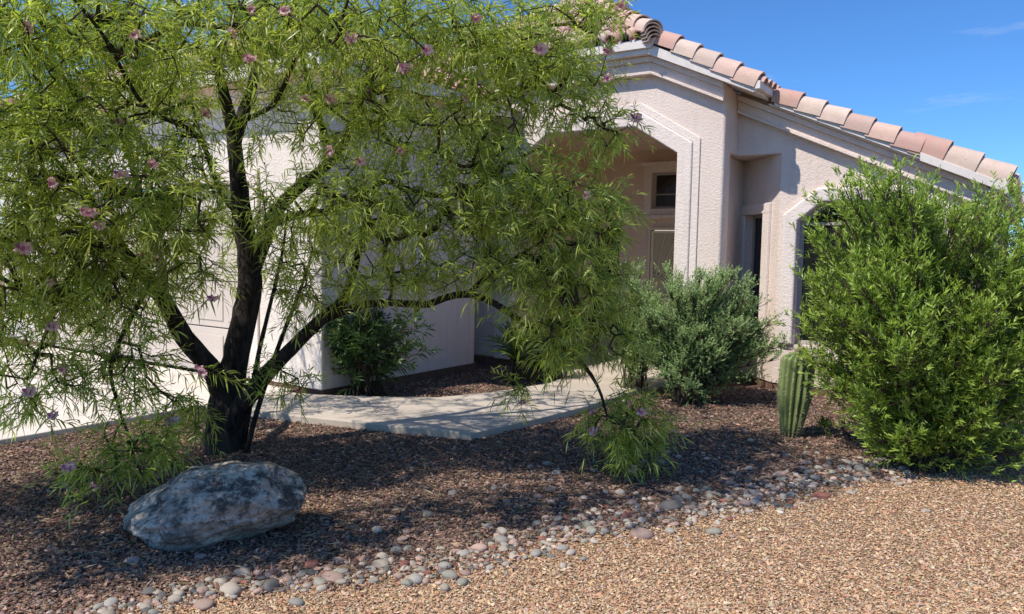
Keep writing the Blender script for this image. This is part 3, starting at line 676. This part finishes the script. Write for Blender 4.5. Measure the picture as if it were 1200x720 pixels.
def smooth_line(pts, step):
    pts = np.array(pts); P = np.vstack([2*pts[0]-pts[1], pts, 2*pts[-1]-pts[-2]]); out = []
    for i in range(1, len(P)-2):
        n = max(1, int(np.linalg.norm(P[i+1][:3]-P[i][:3])/step))
        for k in range(n):
            t = k/n; out.append(.5*((2*P[i])+(-P[i-1]+P[i+1])*t+(2*P[i-1]-5*P[i]+4*P[i+1]-P[i+2])*t*t+(-P[i-1]+3*P[i]-3*P[i+1]+P[i+2])*t**3))
    out.append(P[-2]); return np.array(out)
def limb_tubes(limbs, name, mat, parent, sides=12):
    """limbs: arrays of (x,y,z,r) -> one lumpy mesh"""
    V, F, n0 = [], [], 0
    from mathutils import noise
    for L_ in limbs:
        m = len(L_); ref = np.array([.3, .2, 1.]); 
        tg = np.gradient(L_[:, :3], axis=0); tg = norm(tg)
        s1 = np.cross(tg[0], [1, .1, 0]); s1 /= np.linalg.norm(s1)
        for i in range(m):
            s1 = s1-tg[i]*(s1@tg[i]); s1 /= np.linalg.norm(s1); s2 = np.cross(tg[i], s1)
            for k in range(sides):
                an = 2*pi*k/sides; dr = s1*cos(an)+s2*sin(an); p = L_[i, :3]
                r = L_[i, 3]*(1+.16*noise.noise(Vector(p*6+dr*1.5))+.12*noise.noise(Vector(p*16+dr*3)))
                V.append(p+dr*r)
        for i in range(m-1):
            for k in range(sides): F.append((n0+i*sides+k, n0+i*sides+(k+1) % sides, n0+(i+1)*sides+(k+1) % sides, n0+(i+1)*sides+k))
        n0 += m*sides
    return link(name, np_mesh(name, np.array(V), np.array(F), None, True), mat, parent)

# ---- the flowering willow
root = G(262, 530); willow = empty('desert_willow_tree', tuple(root))
tag(willow, 'multi trunk tree with fine narrow leaves and pink blossoms arching over the bed', 'tree')
def LM(pts): return smooth_line([np.append(D(x, y, Y), r) for x, y, Y, r in pts], .07)
LIMBS = [
 [(263, 536, 6.0, .20), (264, 515, 6.0, .165), (264, 490, 6.0, .145), (268, 458, 6.0, .125), (276, 420, 6.0, .105), (286, 375, 6.02, .098), (293, 330, 6.05, .09), (288, 280, 6.05, .078), (282, 235, 6.0, .07), (277, 190, 6.0, .062), (272, 150, 5.95, .052), (264, 118, 5.9, .045), (256, 80, 5.8, .036), (250, 35, 5.7, .028), (238, -20, 5.6, .02), (232, -90, 5.5, .01)],
 [(276, 165, 6.0, .05), (286, 130, 6.05, .045), (297, 95, 6.1, .038), (303, 55, 6.2, .03), (312, 10, 6.3, .022), (325, -60, 6.4, .012)],
 [(292, 325, 6.05, .07), (306, 290, 6.1, .06), (323, 249, 6.15, .055), (348, 222, 6.2, .048), (378, 198, 6.25, .043), (402, 168, 6.3, .038), (420, 120, 6.3, .03), (434, 70, 6.35, .024), (447, 10, 6.4, .016), (460, -50, 6.4, .009)],
 [(384, 192, 6.25, .035), (382, 165, 6.2, .031), (374, 140, 6.1, .028), (362, 100, 6.0, .024), (352, 50, 5.9, .018), (344, -20, 5.8, .01)],
 [(264, 470, 5.98, .085), (252, 440, 5.9, .08), (236, 418, 5.8, .075), (216, 396, 5.7, .070), (198, 362, 5.6, .062), (176, 330, 5.5, .055), (146, 296, 5.4, .045), (120, 262, 5.3, .036), (98, 225, 5.15, .028), (60, 185, 5.0, .02), (20, 150, 4.9, .011)],
 [(205, 380, 5.62, .05), (192, 350, 5.9, .045), (188, 310, 6.2, .038), (170, 250, 6.6, .03), (150, 180, 6.9, .022), (120, 100, 7.1, .012)],
 [(268, 500, 5.95, .09), (284, 474, 5.9, .078), (302, 450, 5.86, .065), (340, 410, 5.8, .052), (374, 377, 5.75, .046), (392, 362, 5.72, .042), (405, 350, 5.7, .037), (413, 325, 5.7, .028), (420, 295, 5.75, .024), (430, 255, 5.8, .019), (450, 205, 5.85, .014), (470, 160, 5.9, .008)],
 [(376, 376, 5.75, .032), (400, 366, 5.7, .030), (428, 357, 5.65, .028), (455, 355, 5.6, .026), (502, 357, 5.6, .026), (522, 349, 5.6, .025), (550, 345, 5.58, .026), (580, 356, 5.55, .025), (611, 377, 5.5, .023), (650, 402, 5.45, .02), (675, 418, 5.42, .017), (700, 452, 5.4, .012), (712, 490, 5.4, .007)],
 [(548, 345, 5.58, .018), (570, 325, 5.5, .016), (600, 305, 5.4, .013), (640, 280, 5.3, .008)],
 [(318, 262, 6.12, .035), (350, 252, 5.9, .03), (388, 248, 5.7, .027), (424, 232, 5.55, .025), (450, 212, 5.5, .022), (490, 226, 5.4, .02), (540, 228, 5.3, .017), (590, 195, 5.3, .012), (640, 170, 5.3, .007)],
 [(430, 85, 6.32, .022), (470, 65, 6.1, .02), (530, 50, 5.9, .018), (604, 36, 5.7, .014), (660, 29, 5.6, .011), (700, 33, 5.5, .007)],
 [(284, 530, 5.95, .022), (292, 480, 5.9, .02), (302, 420, 5.8, .017), (316, 360, 5.7, .014), (330, 300, 5.6, .01), (338, 240, 5.5, .006)],
 [(288, 532, 5.9, .022), (302, 480, 5.88, .02), (325, 410, 5.85, .017), (348, 350, 5.85, .014), (362, 310, 5.85, .01), (372, 270, 5.8, .006)],
 [(283, 255, 6.0, .024), (258, 225, 5.6, .020), (232, 160, 5.1, .017), (170, 125, 4.7, .013), (120, 40, 4.4, .010), (60, -30, 4.2, .006)],
 [(290, 140, 6.05, .020), (322, 120, 5.5, .017), (352, 60, 5.0, .013), (400, 20, 4.7, .009), (420, -60, 4.5, .006)],
 [(120, 262, 5.3, .025), (95, 300, 5.0, .02), (70, 350, 4.85, .015), (50, 400, 4.8, .010), (35, 440, 4.8, .006)],
 [(176, 330, 5.5, .02), (150, 380, 5.2, .016), (130, 430, 5.0, .012), (140, 480, 4.8, .009), (155, 520, 4.75, .005)],
]
LIMBS = [LM(l) for l in LIMBS]
limb_tubes(LIMBS, 'trunk', M_BARK, willow)
node_p = np.vstack([l[::1, :3] for l in LIMBS]); lim_n = len(node_p)
node_tip = np.vstack([l for l in LIMBS])[:, 3] < .046
CL = [(50, 35, 4.6, 120, 70, .7, 150), (190, 40, 5.1, 120, 75, .9, 150), (335, 25, 5.2, 110, 55, 1.0, 115), (470, 35, 5.0, 100, 60, .9, 120), (590, 55, 5.3, 100, 62, .6, 125), (688, 22, 5.5, 42, 26, .3, 26), (660, 95, 5.5, 62, 45, .4, 60),
      (560, 150, 5.3, 100, 62, .45, 95), (430, 140, 5.5, 85, 65, .7, 95), (325, 130, 5.6, 50, 60, .6, 26), (55, 150, 4.8, 110, 70, .7, 135), (170, 130, 5.2, 70, 40, .6, 34), (55, 255, 4.8, 110, 65, .7, 140), (190, 235, 4.8, 75, 60, .6, 95), (215, 170, 5.0, 35, 40, .5, 18),
      (120, 335, 4.9, 90, 60, .5, 105), (20, 350, 4.9, 60, 70, .5, 60), (225, 300, 5.2, 35, 50, .4, 20), (150, 430, 4.9, 75, 45, .4, 42), (35, 440, 4.9, 60, 50, .4, 30), (155, 525, 4.65, 50, 40, .25, 34), (95, 552, 4.5, 30, 12, .15, 7), (215, 490, 5.0, 40, 30, .3, 14),
      (345, 250, 5.4, 62, 65, .6, 48), (440, 245, 5.3, 85, 55, .6, 95), (550, 240, 5.2, 85, 60, .45, 90), (655, 245, 5.2, 72, 60, .4, 95), (708, 150, 5.4, 32, 26, .25, 20), (722, 255, 5.35, 28, 28, .25, 14),
      (665, 335, 5.2, 68, 55, .4, 95), (570, 310, 5.3, 75, 28, .4, 36), (455, 320, 5.5, 85, 28, .5, 48), (670, 395, 5.3, 44, 36, .35, 36), (725, 390, 5.4, 28, 40, .3, 22), (735, 500, 5.45, 46, 42, .3, 62), (738, 545, 5.45, 26, 12, .2, 9), (602, 450, 5.5, 16, 14, .15, 5),
      (350, 340, 5.6, 55, 35, .4, 24), (335, 450, 5.7, 45, 25, .3, 10), (250, 260, 6.9, 110, 80, .4, 60), (130, 310, 6.5, 110, 80, .4, 50), (120, 80, 6.8, 130, 90, .7, 70), (330, 60, 7.0, 150, 80, .7, 60),
      (180, -110, 5.6, 240, 80, .7, 45), (450, -90, 6.2, 220, 70, .7, 50)]
AT = []; DEN = 1.2
for cx_, cy_, Y_, rx_, ry_, rY_, n_ in CL:
    n_ = int(n_*DEN); q = norm(rng.normal(0, 1, (n_, 3)))*rng.uniform(0, 1, (n_, 1))**.42
    for k in range(n_): AT.append(D(cx_+q[k, 0]*rx_, cy_+q[k, 1]*ry_, Y_+q[k, 2]*rY_))
for wx, wy, wz, rx_, ry_, rz2, n_ in ((-3.9, 3.9, 2.0, .6, .8, .6, 260), (-2.3, 3.2, 3.5, .6, .4, .3, 80), (-2.95, 3.3, 1.9, .5, .5, .55, 230), (-3.4, 4.0, 2.4, .5, .6, .6, 190), (-2.7, 3.0, 2.7, .6, .4, .5, 190), (-1.5, 3.5, 3.4, .8, .5, .3, 110), (-.5, 3.9, 3.6, .8, .5, .3, 115), (.2, 4.3, 3.8, .7, .5, .3, 80)):  # unseen crown clusters outside the view, added to cast shade on the ground
    q = norm(rng.normal(0, 1, (n_, 3)))*rng.uniform(0, 1, (n_, 1))**.42
    AT += list(np.array([wx, wy, wz])+q*np.array([rx_, ry_, rz2]))
FL = [(335, 15), (38, 33), (278, 38), (405, 43), (290, 67), (470, 78), (246, 130), (385, 118), (358, 118), (541, 117), (390, 178), (138, 144), (66, 215), (103, 247), (112, 265), (25, 293), (124, 323), (166, 300), (175, 302), (57, 383), (78, 430), (28, 460), (57, 487),
      (247, 348), (243, 435), (200, 495), (75, 550), (113, 568), (690, 230), (726, 8), (713, 95), (712, 60), (160, 45), (182, 190), (235, 430), (690, 480), (750, 483), (734, 470), (690, 505), (738, 550), (610, 468), (470, 175), (300, 12), (188, 640-45), (742, 140), (560, 20), (500, 60), (420, 190), (630, 60), (708, 265), (60, 330), (140, 205)]
FP = []
for x, y in FL:
    best = min(CL, key=lambda c: ((c[0]-x)/c[3])**2+((c[1]-y)/c[4])**2+(9 if c[2] > 6.5 else 0)); Yf = best[2]-best[5]*.8
    FP.append(D(x, y, Yf))
AT = np.vstack([np.array(AT), np.array(FP)]); AT = AT[AT[:, 2] > .12]
# grow: join every attractor to the nearest part of the tree, one after another
NP = [node_p[i] for i in range(lim_n)]; PAR = [-1]*lim_n; NA = len(AT)
base = node_p[node_tip]; idxs = np.where(node_tip)[0]
dist = np.full(NA, 1e9); near = np.zeros(NA, int)
for s_ in range(0, NA, 200):
    dd = np.linalg.norm(AT[s_:s_+200, None]-base[None], axis=2); k = dd.argmin(1); dist[s_:s_+200] = dd[np.arange(len(k)), k]; near[s_:s_+200] = idxs[k]
done = np.zeros(NA, bool); tips = []; tipdir = []
for _ in range(NA):
    k = int(np.where(done, 1e9, dist).argmin()); done[k] = True; j = int(near[k]); A_ = NP[j]; B_ = AT[k]; L_ = np.linalg.norm(B_-A_); m = max(1, int(L_/.09)); last = j
    arch = np.array([0, 0, 1.])*.10*L_+rng.normal(0, .05, 3)*L_; new = []
    for i in range(1, m+1):
        t_ = i/m; p = A_+(B_-A_)*t_+arch*4*t_*(1-t_); 
        if i < m: p = p+rng.normal(0, .008, 3)
        NP.append(p); PAR.append(last); last = len(NP)-1; new.append(last)
    tips.append(last); dv = NP[last]-(NP[PAR[last]] if PAR[last] >= 0 else A_); tipdir.append(dv)
    for q_ in new:
        dd = np.linalg.norm(AT-NP[q_], axis=1)*1.04; up = (dd < dist) & ~done; dist[up] = dd[up]; near[up] = q_
NP = np.array(NP); PAR = np.array(PAR); cnt = np.zeros(len(NP))
for t_ in tips: cnt[t_] += 1
for i in range(len(NP)-1, lim_n-1, -1): cnt[PAR[i]] += cnt[i]
ids = np.arange(lim_n, len(NP)); ra = .0022*np.maximum(cnt[PAR[ids]], 1)**.5; ra = np.where(PAR[ids] < lim_n, .0022*np.maximum(cnt[ids], 1)**.5*1.1, ra); rb = .0022*np.maximum(cnt[ids], 1)**.5
tubes('branches', NP[PAR[ids]], NP[ids], np.minimum(ra, .02), np.minimum(rb, .02), M_TWIG, willow)
# leafy shoots at the tips and along the last twigs
thin = ids[(cnt[ids] <= 3)]; extra = rng.choice(thin, int(len(thin)*.30), replace=False)
tp = np.array(tips); B0 = np.vstack([NP[tp], NP[tp], NP[extra]]); Dd = np.vstack([norm(np.array(tipdir))]*2+[norm(NP[extra]-NP[PAR[extra]])])
Dd = norm(Dd*.8+rng.normal(0, .55, Dd.shape)+np.array([0, 0, -.05])); Ls = rng.uniform(.10, .26, len(B0))
print('shoots', len(B0), 'attractors', NA)
def pal(n, K, t, a, b_, c_, per=.6):
    s_ = rng.uniform(0, 1, (n, 1, 1)); l_ = rng.uniform(0, 1, (n, K, 1)); m_ = np.clip(per*s_+(1-per)*l_, 0, 1)
    col = np.array(a)*(1-m_)+np.array(b_)*m_; tt = t[..., None]**2*.55; col = col*(1-tt)+np.array(c_)*tt
    return np.clip(col*(1+rng.normal(0, .12, (n, K, 1))), .005, 1)
def colw(n, K, t):
    c = pal(n, K, t, (.14, .22, .035), (.55, .65, .11), (.76, .82, .24)); y_ = rng.uniform(0, 1, (n, K)) < .035; c[y_] = (.42, .38, .10); return c
P_, d_, l_, w_, c_ = shoots_to_leaves(B0, Dd, Ls, 13, .95, .094, .0086, colw)
leaf_mesh('foliage', P_, d_, l_, w_, c_, droop=.35, mat=M_LEAF, parent=willow)
tubes('shoots', B0, B0+norm(Dd)*(Ls*.9)[:, None]+np.array([0, 0, -1])*(.10*Ls)[:, None], np.full(len(B0), .0022), np.full(len(B0), .001), mat_bark('green_shoot', (.05, .06, .02), (.12, .13, .05)), willow, 4)
# blossoms
def flower_mesh():
    V, F, C = [], [], []; n0 = 0
    for fl in range(2):
        off = np.array([0, 0, 0]) if fl == 0 else np.array([.028, .01, .012]); Rm = np.array(Matrix.Rotation(fl*.9, 3, 'Z') @ Matrix.Rotation(.5*fl, 3, 'X')); N = 20
        rings = [(0, .004, (.36, .12, .20)), (.012, .008, (.76, .42, .44)), (.026, .012, (.90, .66, .62)), (.036, .021, (.92, .74, .70)), (.040, .032, (.92, .60, .60)), (.036, .038, (.86, .44, .48))]
        for ri, (z, r, c) in enumerate(rings):
            for k in range(N):
                an = 2*pi*k/N; lob = 1+(.28*abs(cos(2.5*an))-.14)*max(0, ri-2)/1.5; ru = .005*sin(9*an)*max(0, ri-3)
                p = Rm@np.array([r*lob*cos(an), r*lob*sin(an), z+ru])+off; V.append(p)
                cc = np.array(c) if not (ri in (2, 3, 4) and k in (6, 7, 8, 9)) else np.array((.50, .16, .32)); C.append(cc)
        for ri in range(len(rings)-1):
            for k in range(N): F.append((n0+ri*N+k, n0+ri*N+(k+1) % N, n0+(ri+1)*N+(k+1) % N, n0+(ri+1)*N+k))
        n0 += len(rings)*N
    me = np_mesh('flower', np.array(V), np.array(F), np.array(C), True); me.materials.append(M_PETAL); return me
fm = flower_mesh()
for i, p in enumerate(FP):
    o = bpy.data.objects.new('flower', fm); COL.objects.link(o); o.parent = willow
    o.location = Vector(p)-willow.location; o.rotation_euler = (radians(random.uniform(60, 130)), 0, random.uniform(-1.2, 1.2)); s_ = random.uniform(.6, .85); o.scale = (s_,)*3

# ---- generic shrub made of curved stems carrying leafy shoots
def shrub(name, base, centre, rad, nst, nsh, K, ll, lw, sl, colf, mat, label, cat, upward=.6, spread=.9, stem_r=.012, lo=.25, droop=.05, prof=(.5, 1., .1), wild=.12, boxy=0., reach=.18, open_base=0):
    t = empty(name, tuple(base)); tag(t, label, cat); A_, B_, ra_, rb_ = [], [], [], []; SB, SDv = [], []
    base = np.array(base); centre = np.array(centre); rad = np.array(rad)
    for i in range(nst):
        q = norm(rng.normal(0, 1, 3)); q[2] = abs(q[2])*1.0-.25 if rng.uniform() < .8 else q[2]*.6; q = q/((1-boxy)*np.linalg.norm(q)+boxy*np.abs(q).max()*1.12)*rng.uniform(.65, 1.0)*(1+rng.normal(0, wild)); 
        if boxy >= 1: q = rng.uniform(-1, 1, 3); q = q/np.abs(q).max()*rng.uniform(.72, 1.0); q[0] *= (1-.10*max(0, q[2])**2-(.50 if q[0] < 0 else .25)*max(0, -q[2])**1.2); q[1] *= 1-.3*abs(q[2]); q[2] += rng.normal(0, .05)
        tip = centre+q*rad
        tip[2] = max(tip[2], .12); b0 = base+np.append(rng.normal(0, .07, 2), 0); mid = b0*.5+tip*.5+np.append((tip-b0)[:2]*-.12, .12*abs(tip[2]-b0[2]))
        pts = smooth_line([np.append(b0, stem_r), np.append(mid, stem_r*.6), np.append(tip, stem_r*.2)], .1)
        for k in range(len(pts)-1): A_.append(pts[k, :3]); B_.append(pts[k+1, :3]); ra_.append(pts[k, 3]); rb_.append(pts[k+1, 3])
        m = max(1, nsh//nst)
        for _ in range(m):
            s_ = rng.uniform(lo, 1)**.75; k = min(len(pts)-2, int(s_*(len(pts)-1))); p = pts[k, :3]; tg = norm(pts[k+1, :3]-pts[k, :3])
            if open_base and rng.uniform() > .12+(p[2]/open_base)**1.3: continue
            out = norm(p-(centre*[1, 1, .6])); dv = norm(tg*.5+out*.5+rng.normal(0, .5, 3)+np.array([0, 0, upward])); ln = rng.uniform(.04, reach)*sl/.15
            q_ = p+dv*ln
            A_.append(p); B_.append(q_); ra_.append(.003); rb_.append(.0015); SB.append(q_); SDv.append(norm(dv+np.array([0, 0, upward*.6])+rng.normal(0, .25, 3)))
    tubes('stems', np.array(A_), np.array(B_), np.array(ra_), np.array(rb_), M_STEM, t)
    SB, SDv = np.array(SB), np.array(SDv); Ls = rng.uniform(.6, 1.3, len(SB))*sl
    rel = norm(((SB-centre)/rad)); dep = np.linalg.norm((SB-centre)/rad, axis=1)
    P_, d_, l_, w_, c_ = shoots_to_leaves(SB, SDv, Ls, K, spread, ll, lw, lambda n, K_, t_: colf(n, K_, t_, dep)); ok = P_[:, 2] > .02
    leaf_mesh('foliage', P_[ok], d_[ok], l_[ok], w_[ok], c_[ok], droop=droop, mat=mat, parent=t, segs=2, prof=prof, curl=.15); return t
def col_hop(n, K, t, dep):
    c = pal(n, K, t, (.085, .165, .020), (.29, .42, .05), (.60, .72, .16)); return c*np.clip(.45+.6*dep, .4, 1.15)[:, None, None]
g = G(1075, 548)
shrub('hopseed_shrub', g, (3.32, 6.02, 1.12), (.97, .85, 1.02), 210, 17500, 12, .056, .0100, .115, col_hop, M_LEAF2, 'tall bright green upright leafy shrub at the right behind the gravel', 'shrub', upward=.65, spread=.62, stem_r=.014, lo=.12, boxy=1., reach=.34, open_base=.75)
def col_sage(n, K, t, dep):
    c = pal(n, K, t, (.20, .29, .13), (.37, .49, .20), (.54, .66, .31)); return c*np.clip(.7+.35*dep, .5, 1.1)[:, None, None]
g = G(805, 472)
shrub('sage_shrub', g, (g[0]+.18, g[1]+.1, .70), (.84, .78, .88), 130, 9500, 12, .021, .011, .11, col_sage, M_SAGE, 'grey green fine leaved sage shrub in front of the porch pillar', 'shrub', upward=.7, spread=1., stem_r=.012, lo=.3, prof=(.6, 1, .4))
g2 = G(745, 462)
shrub('sage_shrub', g2, (g2[0]-.10, g2[1]+.1, .75), (.42, .42, .78), 45, 2300, 12, .021, .011, .11, col_sage, M_SAGE, 'narrow grey green sage shrub half hidden behind the hanging willow branches', 'shrub', upward=.8, spread=1., stem_r=.010, lo=.3, prof=(.6, 1, .4))
def col_ole(n, K, t, dep): return pal(n, K, t, (.035, .075, .022), (.07, .125, .035), (.12, .19, .05))
g = G(430, 464)
shrub('oleander_shrub', g, (g[0], g[1]+.1, .62), (.62, .5, .52), 30, 420, 12, .12, .018, .18, col_ole, M_LEAF2, 'dark green long leaved shrub beside the garage wall behind the path', 'shrub', upward=.4, spread=.9, lo=.2, droop=.25)
g = G(640, 448)
shrub('leafy_shrub', g, (g[0]-.05, g[1]+.1, .45), (.45, .4, .40), 22, 300, 12, .08, .012, .14, col_ole, M_LEAF2, 'low dark green shrub in front of the entry beside the yucca', 'shrub', upward=.4, spread=.9, lo=.2, droop=.2)
# yucca with long strap leaves
g = G(605, 452); yu = empty('yucca_plant', tuple(g)); tag(yu, 'strappy yellow green yucca with long pointed leaves at the shaded wall corner', 'plant')
n = 85; el_ = rng.uniform(.25, 1.45, n); azi = rng.uniform(0, 2*pi, n); dd = np.stack([np.cos(el_)*np.cos(azi), np.cos(el_)*np.sin(azi), np.sin(el_)], 1); hh = rng.uniform(.18, .5, n)
leaf_mesh('foliage', g+np.stack([0*hh, 0*hh, hh], 1)+dd*.03, dd, rng.uniform(.45, .72, n), rng.uniform(.026, .04, n), np.clip(np.array([(.14, .20, .05)])*rng.uniform(.5, 1.4, (n, 1)), 0, 1), droop=.3, mat=M_LEAF2, parent=yu, prof=(.8, 1, .7, .0), curl=.05)
limb_tubes([smooth_line([np.append(g-[0, 0, .05], .06), np.append(g+[0, 0, .25], .05), np.append(g+[.01, 0, .5], .035)], .08)], 'trunk', M_BARK, yu)
# small sprout beside the cactus
def col_sp(n, K, t, dep): return pal(n, K, t, (.06, .13, .02), (.12, .2, .03), (.16, .26, .04))
g = G(975, 511)
shrub('small_sprout', g, (g[0], g[1], .07), (.12, .1, .06), 8, 60, 9, .035, .008, .05, col_sp, M_LEAF2, 'small low green sprout on the gravel between cactus and bright shrub', 'plant', lo=.3, stem_r=.004)

# ---- cactus
def cactus():
    g = G(926, 512); t = empty('cactus', tuple(g)); tag(t, 'single stout green ribbed column cactus standing in the gravel', 'cactus'); Hc = .77; NR = 15; SUB = 6; NZ = 46
    V, F, C = [], [], []; N = NR*SUB; tip = np.array([.045, 0])
    def prof(s): r = .078+.072*min(1, s/.5)**.8; return r*(1-max(0, (s-.90)/.10)**2.2*.72)
    rings = []
    for i in range(NZ+1):
        s = i/NZ; z = Hc*s; r = prof(s); cen = tip*s
        for k in range(N):
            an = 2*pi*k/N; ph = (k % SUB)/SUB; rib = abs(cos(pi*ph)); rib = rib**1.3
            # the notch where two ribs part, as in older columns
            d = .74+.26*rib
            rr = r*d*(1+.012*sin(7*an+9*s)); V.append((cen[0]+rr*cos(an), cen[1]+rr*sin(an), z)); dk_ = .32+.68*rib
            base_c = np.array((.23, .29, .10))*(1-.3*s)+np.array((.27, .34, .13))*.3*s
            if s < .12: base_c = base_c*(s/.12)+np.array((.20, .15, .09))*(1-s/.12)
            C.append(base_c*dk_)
    for i in range(NZ):
        for k in range(N): F.append((i*N+k, i*N+(k+1) % N, (i+1)*N+(k+1) % N, (i+1)*N+k))
    # dome
    for j in range(1, 7):
        u_ = j/6; r = prof(1)*cos(u_*pi/2)
        for k in range(N):
            an = 2*pi*k/N; ph = (k % SUB)/SUB; d = .74+.26*abs(cos(pi*ph)) if j < 6 else 1
            V.append((tip[0]+max(r, .001)*d*cos(an), tip[1]+max(r, .001)*d*sin(an), Hc+.03*sin(u_*pi/2))); C.append(np.array((.20, .15, .09))*(.6+.4*d))
    for j in range(6):
        o0 = (NZ+j)*N
        for k in range(N): F.append((o0+k, o0+(k+1) % N, o0+N+(k+1) % N, o0+N+k))
    me = np_mesh('body', np.array(V), np.array(F), np.array(C), True); m_ = mat_col('cactus_skin', .55, .35, .25, 45, .4); o = link('body', me, m_, t, True)
    # spine clusters on the rib crests
    P_, d_ = [], []
    for k in range(NR):
        an = 2*pi*k/NR
        for j in range(30):
            s = (j+.5)/30; r = prof(s); p = np.array((tip[0]*s+r*cos(an), tip[1]*s+r*sin(an), Hc*s))
            for _ in range(5): P_.append(p); d_.append(norm(np.array((cos(an), sin(an), .2))+rng.normal(0, .7, 3)))
    for _ in range(420):
        an = rng.uniform(0, 2*pi); r = rng.uniform(.0, .09); P_.append(np.array((tip[0]+r*cos(an), tip[1]+r*sin(an), Hc+.02))); d_.append(norm(np.array((cos(an)*.5, sin(an)*.5, .8))+rng.normal(0, .5, 3)))
    P_ = np.array(P_)+g; d_ = np.array(d_); n = len(P_)
    leaf_mesh('spines', P_, d_, rng.uniform(.012, .03, n), np.full(n, .0022), np.clip(np.array([(.55, .46, .33)])*rng.uniform(.4, 1.3, (n, 1)), 0, 1), droop=0, mat=M_STONE, parent=t, curl=.02)
cactus()
# dry leaf litter under the tree
n = 5200; P = scatter(n*3, 3.4, 8.2, 1.); P = P[(P[:, 1] > curve_y(P[:, 0])-.1) & free(P) & (P[:, 0] < 2.6)][:n]; n = len(P)
dv = np.column_stack([norm(rng.normal(0, 1, (n, 2))), rng.normal(0, .12, n)])
lit = leaf_mesh('leaf_litter', np.column_stack([P, np.full(n, .022)]), dv, rng.uniform(.03, .09, n), rng.uniform(.004, .008, n), hue_cols(n, [(.30, .22, .13), (.20, .13, .08), (.38, .30, .19), (.15, .10, .07), (.34, .26, .15), (.25, .17, .10), (.32, .24, .15), (.22, .15, .09)], .2), droop=.05, mat=M_STONE, curl=.1)
tag(lit, 'dry narrow fallen leaves scattered over the shaded gravel', 'leaf litter', kind='stuff')
